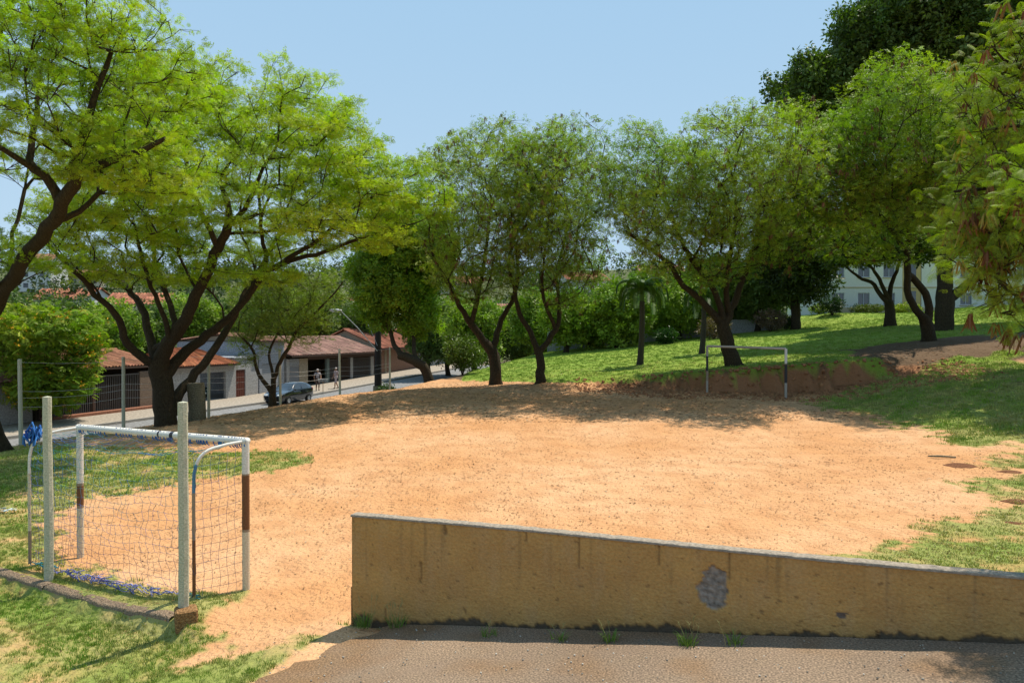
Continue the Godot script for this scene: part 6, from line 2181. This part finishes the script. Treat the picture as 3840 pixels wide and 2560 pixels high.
	# shrubs
	shrub("street_bush", "round green bush at the pitch edge right of the crooked trunk", Vector3(-3.15, 0.32, -47.00), 1.45, 2.6, 420, Color(0.12, 0.165, 0.03), 1.1)
	shrub("street_bush", "small dark bush at the foot of the utility pole", Vector3(-9.49, -0.45, -56.00), 0.75, 1.2, 130, Color(0.05, 0.10, 0.02), 1.0)
	shrub("garden_shrub", "yellow-green ball of shrub at the block's left corner", Vector3(29.07, 5.27, -70.00), 0.95, 1.0, 150, Color(0.26, 0.32, 0.02), 1.0, "", "shrub")
	shrub("garden_shrub", "clipped yellow-green hedge right of the dark many-limbed tree", Vector3(37.14, 5.27, -70.00), 1.9, 1.0, 260, Color(0.27, 0.31, 0.02), 1.0, "", "hedge")
	shrub("garden_shrub", "low olive hedge under the block's second window", Vector3(33.60, 5.27, -70.00), 1.8, 0.9, 240, Color(0.12, 0.14, 0.025), 1.0, "", "hedge")
	shrub("garden_shrub", "dark spiky plant below the block's first window", Vector3(29.01, 4.56, -67.00), 1.2, 1.9, 220, Color(0.035, 0.065, 0.02), 1.1)
	shrub("garden_shrub", "low dark shrub where the lawn bank meets the back wall", Vector3(22.98, 3.24, -62.00), 0.9, 1.2, 160, Color(0.04, 0.07, 0.02), 1.1)
	shrub("garden_shrub", "dark green rosette plant on the lawn's far edge", Vector3(12.08, 2.10, -58.00), 1.0, 1.4, 180, Color(0.035, 0.085, 0.02), 1.2)
	shrub("garden_shrub", "brownish thinning shrub at the lawn's far edge behind the forked tree", Vector3(15.83, 2.31, -58.00), 1.5, 1.9, 200, Color(0.16, 0.11, 0.07), 1.1)
	shrub("garden_shrub", "pinkish-brown dry shrub left of the dense dark tree", Vector3(20.96, 3.15, -60.00), 1.5, 2.0, 200, Color(0.2, 0.13, 0.09), 1.1)
	# the wooded hillside beyond everything
	rng.seed = 91
	var xf: Array[Transform3D] = []
	var cols := PackedColorArray()
	for k in 620:
		var d := rr(115.0, 340.0)
		var x := rr(-0.78, 0.62) * d
		var r := rr(2.0, 4.6)
		var base := ground_at(x, d)
		var tone := rr(0.6, 1.2)
		for i in 16:
			var u := Vector3(rr(-1, 1), rr(-0.8, 1), rr(-1, 1))
			xf.push_back(Transform3D(Basis(Vector3(rr(-1, 1), rr(-1, 1), rr(-1, 1)).normalized(), rng.randf() * TAU).scaled(Vector3.ONE * rr(2.2, 4.2)), base + Vector3(u.x * r, r * 0.9 + u.y * r * 0.8, u.z * r)))
			var c := Color(0.075, 0.105, 0.035) * (tone * rr(0.75, 1.25))
			c.a = 1.0
			cols.push_back(c)
	var hw := scatter("hillside_woods", M.clump_big, M.leaf_broad, xf, cols, self)
	hw.set_meta("kind", "stuff")
	tag(hw, "wooded far hillside seen between the trunks", "woods")


func foreground_tree() -> void:
	rng.seed = 95
	var o := {"leaf": M.fine_leaf, "leaf_mat": M.leaf, "tint": Color(0.19, 0.31, 0.03), "tint2": Color(0.31, 0.37, 0.04), "per": 24, "rc": 0.34, "flat": 0.7, "size": 0.5, "shell": 0.0, "clear": 2.5, "twig": 0.005, "pods": 0.06, "pod": M.pod_fine, "pod_tint": Color(0.17, 0.065, 0.028), "pod_tint2": Color(0.42, 0.36, 0.05), "pod_size": 1.15, "wobble": 0.03}
	grow_tree("pod_tree", "near tree at the right edge with hanging brown seed pods", [
		[0.16, 0.13, PackedVector3Array([Vector3(8.72, 1.04, -9.60), Vector3(8.74, 2.19, -9.50), Vector3(8.43, 3.31, -9.40), Vector3(8.23, 4.13, -9.30)])],
		[0.07, 0.015, PackedVector3Array([Vector3(8.28, 3.86, -9.30), Vector3(7.41, 4.17, -9.10), Vector3(6.74, 4.21, -9.00), Vector3(6.04, 4.42, -8.90), Vector3(5.51, 4.35, -8.80)])],
		[0.07, 0.015, PackedVector3Array([Vector3(8.23, 4.40, -9.30), Vector3(7.41, 5.03, -9.10), Vector3(6.51, 5.31, -8.90), Vector3(5.75, 5.21, -8.70), Vector3(5.13, 5.14, -8.60)])],
		[0.08, 0.015, PackedVector3Array([Vector3(8.23, 4.62, -9.30), Vector3(7.71, 5.58, -9.20), Vector3(6.90, 6.23, -9.00), Vector3(6.30, 6.56, -8.90), Vector3(5.82, 6.74, -8.80)])],
		[0.06, 0.012, PackedVector3Array([Vector3(7.71, 5.48, -9.20), Vector3(6.83, 5.78, -8.90), Vector3(6.06, 5.93, -8.70), Vector3(5.48, 5.85, -8.60)])],
		[0.05, 0.012, PackedVector3Array([Vector3(8.23, 3.86, -9.30), Vector3(7.12, 3.74, -9.00), Vector3(6.34, 3.84, -8.80), Vector3(5.75, 3.73, -8.70)])]],
		[[Vector3(5.83, 6.20, -8.90), Vector3(0.47, 0.79, 0.70), 26], [Vector3(5.66, 5.23, -8.80), Vector3(0.62, 0.57, 0.80), 34], [Vector3(5.82, 4.41, -8.80), Vector3(0.57, 0.62, 0.80), 36], [Vector3(5.97, 3.53, -8.80), Vector3(0.39, 0.52, 0.60), 18], [Vector3(6.74, 5.17, -9.00), Vector3(0.74, 2.01, 1.20), 70], [Vector3(6.09, 7.03, -8.90), Vector3(0.31, 0.37, 0.60), 10], [Vector3(5.21, 4.90, -6.90), Vector3(0.49, 0.41, 0.60), 34]], o)


# ---------------------------------------------------------------- grass, litter and small things
func sow(called: String, label: String, tuft: Mesh, x0: float, x1: float, d0: float, d1: float, per_m2: float, lo: float, hi: float, green: Color, dry: Color, sd: int) -> void:
	rng.seed = sd
	var xf: Array[Transform3D] = []
	var cols := PackedColorArray()
	for i in int((x1 - x0) * (d1 - d0) * per_m2):
		var x := rr(x0, x1)
		var d := rr(d0, d1)
		if rng.randf() > grassy(x, d) or absf(kerb_side(x, d)) < 0.1 and x < -3.9 and d < 13.0:
			continue
		if d < d1 and absf(x) > 0.75 * d + 1.0:
			continue
		xf.push_back(Transform3D(Basis(Vector3.UP, rng.randf() * TAU).scaled(Vector3.ONE * rr(lo, hi)), ground_at(x, d) + Vector3(0, -0.008, 0)))
		var k := clampf(0.42 + 0.9 * nz.get_noise_2d(x * 70.0, d * 70.0 + 900.0) + rr(-0.3, 0.3), 0.0, 1.0)
		var c := green.lerp(dry, k) * rr(0.75, 1.25)
		c.a = 1.0
		cols.push_back(c)
	var o := scatter(numbered(called), tuft, M.grass, xf, cols, self)
	o.set_meta("kind", "stuff")
	tag(o, label, "grass")


func grass_and_litter() -> void:
	var near := tuft_mesh(9, 0.085, 0.09, 101, 0.0045)
	var low := tuft_mesh(9, 0.075, 0.14, 102, 0.006)
	var far := tuft_mesh(10, 0.1, 0.28, 103, 0.012)
	var green := Color(0.18, 0.30, 0.032)
	var dry := Color(0.40, 0.36, 0.13)
	sow("grass", "patchy grass around the kerb and the near goal", near, -9.6, -1.6, 6.6, 14.0, 560.0, 0.42, 0.85, green, dry, 1)
	sow("grass", "thin dry grass along the right side of the pitch", low, 3.8, 17.5, 9.5, 22.5, 170.0, 0.5, 1.1, green.lerp(dry, 0.35), dry, 2)
	sow("grass", "grass patch beyond the near goal", low, -17.0, -3.0, 13.5, 25.0, 150.0, 0.7, 1.4, green, dry, 3)
	sow("grass", "grass on the bank right of the far goal", far, 10.0, 26.0, 21.0, 31.0, 70.0, 0.6, 1.1, green, dry, 4)
	sow("grass", "mown lawn rising towards the apartment block", far, -3.0, 44.0, 31.0, 70.0, 16.0, 0.5, 1.1, green, dry.lerp(green, 0.6), 5)
	# fallen leaves, twigs and clods on the sand
	rng.seed = 111
	var leaf := MB.new()
	leaf.quad(Vector3(-0.5, 0.1, 0), Vector3(0, 0.0, 0.28), Vector3(0.5, 0.12, 0), Vector3(0, 0.02, -0.28))
	var xf: Array[Transform3D] = []
	var cols := PackedColorArray()
	for i in 130000:
		var d := 8.0 + 34.0 * pow(rng.randf(), 0.95)
		var x := rr(-0.72, 0.7) * d
		var wild := d > 25.0
		if across_street(x, d) > 1.0 or asphalt_q(x, d) > -0.2 and asphalt_w(x, d) > -0.3:
			continue
		if not wild and nz.get_noise_2d(x * 60.0, d * 60.0 + 333.0) < rr(-0.75, 0.35):
			continue
		if d > scarp_d(x) + 0.5 and rng.randf() < 0.6:
			continue
		var s := 0.012 + 0.05 * pow(rng.randf(), 3.0)
		s *= 1.7 if wild else clampf(d / 17.0, 0.5, 1.0)
		xf.push_back(Transform3D(Basis(Vector3.UP, rng.randf() * TAU) * Basis(Vector3.RIGHT, rr(-0.3, 0.3)) * Basis.from_scale(Vector3(s * rr(1.0, 1.8), s, s)), ground_at(x, d) + Vector3(0, 0.012 + 0.022 * nz.get_noise_2d(x * 230.0, d * 230.0) + 0.03 * nz.get_noise_2d(x * 70.0, d * 70.0 + 40.0), 0)))
		var c := Color(0.09, 0.045, 0.02).lerp(Color(0.26, 0.14, 0.06), rng.randf())
		if rng.randf() < 0.06:
			c = Color(0.32, 0.28, 0.2)
		cols.push_back(c)
	var o := scatter("leaf_litter", leaf.mesh(), M.litter, xf, cols, self)
	o.set_meta("kind", "stuff")
	tag(o, "fallen leaves and crumbs of earth strewn over the sand", "litter")
	# clods and crumbled earth at the foot of the eroded step
	rng.seed = 113
	var clod := MB.new()
	clod.lathe([Vector2(0, -0.4), Vector2(0.42, -0.25), Vector2(0.5, 0.05), Vector2(0.28, 0.3), Vector2(0, 0.36)], 6)
	xf = []
	cols = PackedColorArray()
	for i in 5200:
		var x := rr(3.0, 18.5)
		var d := scarp_d(x) + rr(-2.6, 0.6) + rr(-0.5, 0.5)
		var sz := 0.02 + 0.16 * pow(rng.randf(), 3.0)
		xf.push_back(Transform3D(Basis(Vector3(rr(-1, 1), rr(-1, 1), rr(-1, 1)).normalized(), rng.randf() * TAU) * Basis.from_scale(Vector3(sz * rr(0.8, 1.5), sz * 0.8, sz)), ground_at(x, d)))
		cols.push_back(Color(0.20, 0.085, 0.04).lerp(Color(0.36, 0.18, 0.085), rng.randf()))
	o = scatter("earth_clods", clod.mesh(), M.litter, xf, cols, self)
	o.set_meta("kind", "stuff")
	tag(o, "crumbled red earth below the eroded bank behind the far goal", "earth")
	# pebbles on the tarmac
	rng.seed = 112
	var stone := MB.new()
	stone.lathe([Vector2(0, -0.35), Vector2(0.4, -0.2), Vector2(0.5, 0.05), Vector2(0.3, 0.3), Vector2(0, 0.36)], 6)
	xf = []
	cols = PackedColorArray()
	for i in 900:
		var w := rr(-0.2, 8.0)
		var q := rr(0.1, 3.4)
		var x := -1.8 + w * 0.9455 - q * 0.3255
		var d := 8.3 - w * 0.3255 - q * 0.9455
		xf.push_back(Transform3D(Basis(Vector3.UP, rng.randf() * TAU).scaled(Vector3.ONE * rr(0.006, 0.022)), Vector3(x, asphalt_y(x, d) + 0.005, -d)))
		var g := rr(0.12, 0.5)
		cols.push_back(Color(g, g * 0.9, g * 0.75))
	o = scatter("gravel", stone.mesh(), M.litter, xf, cols, self)
	o.set_meta("kind", "stuff")
	tag(o, "loose grit scattered on the tarmac", "gravel")


func weed(label: String, w: float, q: float, h: float, blades: int, stalks: int) -> void:
	rng.seed = hash(label)
	var x := -1.8 + w * 0.9455 - q * 0.3255
	var d := 8.3 - w * 0.3255 - q * 0.9455
	var root := thing("weed", label, "weed", Vector3(x, asphalt_y(x, d) - 0.01, -d), 0.0, "weeds along the foot of the yellow wall")
	part("blades", tuft_mesh(blades, h, 0.16, int(w * 100.0) + 7, 0.004), M.weed, root)
	if stalks:
		var m := MB.new()
		for i in stalks:
			var p := Vector3(rr(-0.1, 0.1), 0, rr(-0.04, 0.04))
			var t := p + Vector3(rr(-0.08, 0.08), h * rr(1.2, 1.9), rr(-0.04, 0.04))
			m.tube(PackedVector3Array([p, p.lerp(t, 0.5) + Vector3(0.01, 0, 0), t]), PackedFloat32Array([0.0025, 0.002, 0.0015]), 4, false)
			for k in 4:
				var s := t.lerp(p, k * 0.05)
				m.rod(s, s + Vector3(rr(-0.03, 0.03), 0.03, rr(-0.02, 0.02)), 0.003, 0.001, 4)
		part("stalk", m.mesh(), M.weed_dry, root)


func small_things() -> void:
	M.weed = leafy(Color(0.13, 0.215, 0.035), Color(0.5, 0.55, 0.2), 0.6)
	M.weed_dry = mat(Color(0.28, 0.25, 0.10), 0.8)
	weed("leafy weed clump at the free end of the yellow wall", 0.22, 0.12, 0.2, 60, 3)
	weed("taller grassy weed just right of the wall's free end", 0.62, 0.1, 0.2, 34, 6)
	weed("low weed left of the middle of the yellow wall's foot", 1.75, 0.26, 0.1, 40, 2)
	weed("sparse weed at the middle of the yellow wall's foot", 2.5, 0.3, 0.11, 34, 2)
	weed("spreading weed left of the broken plaster patch", 3.0, 0.28, 0.13, 50, 3)
	weed("tall-stalked weed beneath the broken plaster patch", 3.72, 0.3, 0.15, 60, 4)
	weed("yellowish weed right of the broken plaster patch", 4.15, 0.24, 0.13, 34, 1)
	# litter and loose things on the pitch
	var pp := MB.new()
	var lp: Vector3 = Vector3(-9.71, -0.05, -14.20)
	lp.y = land(lp.x, -lp.z) + 0.03
	rng.seed = 121
	for i in 10:
		var a := Vector3(rr(-0.16, 0.12), rr(0.0, 0.06), rr(-0.06, 0.06))
		pp.quad(a, a + Vector3(0.1, rr(0, 0.05), 0.02), a + Vector3(0.12, rr(0, 0.05), 0.1), a + Vector3(0.01, rr(0, 0.04), 0.09))
	single("plastic_bag", "crumpled pale plastic bag lying in the grass at the left edge", "litter", pp.mesh(), M.plastic, lp)
	var stick := MB.new()
	stick.tube(PackedVector3Array([Vector3(-0.32, 0.02, 0), Vector3(-0.05, 0.035, 0.02), Vector3(0.33, 0.02, -0.01)]), PackedFloat32Array([0.02, 0.028, 0.018]), 7, true, 0.1)
	var sp: Vector3 = Vector3(11.18, 0.08, -19.20)
	sp.y = land(sp.x, -sp.z) + 0.01
	single("stick", "short stick lying on the sand near the right edge", "stick", stick.mesh(), M.bark_light, sp, -0.25)
	for k in [[Vector3(11.08, 0.04, -18.30), 0.42, "wide low red earth mound on the sand's right edge"], [Vector3(11.86, 0.01, -17.60), 0.3, "small red earth mound between the two right-hand grass tongues"], [Vector3(10.25, -0.03, -15.00), 0.28, "red earth mound in the grass at the right edge"], [Vector3(9.10, -0.09, -13.40), 0.24, "nearest red earth mound in the right-hand grass"]]:
		var m := MB.new()
		var rs := []
		for i in 6:
			var ring := []
			var f := i / 5.0
			for s in 14:
				var an := TAU * s / 14.0
				var r: float = k[1] * (1.0 - f) * (1.0 + 0.2 * sin(s * 1.9 + i * 0.6) + 0.1 * sin(s * 4.3))
				ring.append(Vector3(cos(an) * r, k[1] * 0.16 * sin(f * PI / 2) - 0.015, sin(an) * r * 0.7))
			rs.append(ring)
		m.loft(rs)
		var q: Vector3 = k[0]
		q.y = land(q.x, -q.z) + 0.01
		single("earth_mound", k[2], "mound", m.mesh(true), M.red_soil, q, 0.0, "red earth mounds")
	# boundary wall at the back of the lawn
	var bw := thing("boundary_wall", "low pale boundary wall running behind the lawn", "wall", Vector3(4.43, 1.29, -66.00))
	var ends := [Vector3(3.34, 1.21, -66.00), Vector3(6.56, 1.44, -66.00), Vector3(14.46, 2.18, -64.00), Vector3(22.20, 3.24, -63.00)]
	bw.position.y = land(bw.position.x, -bw.position.z)
	for i in 3:
		var a: Vector3 = ends[i]
		var b: Vector3 = ends[i + 1]
		a.y = land(a.x, -a.z)
		b.y = land(b.x, -b.z)
		var m := MB.new()
		var hh: float = [1.9, 1.2, 1.3][i]
		var c := (a + b) * 0.5 - bw.position
		var l := Vector2(b.x - a.x, b.z - a.z).length()
		m.box(c + Vector3(0, hh / 2 - 0.4, 0), Vector3(l + absf(b.y - a.y), hh + 0.8, 0.18), 0.02, Basis(Vector3.UP, -atan2(b.z - a.z, b.x - a.x)))
		part("wall_panel", m.mesh(), M.house_white if i != 0 else M.house_grey, bw)
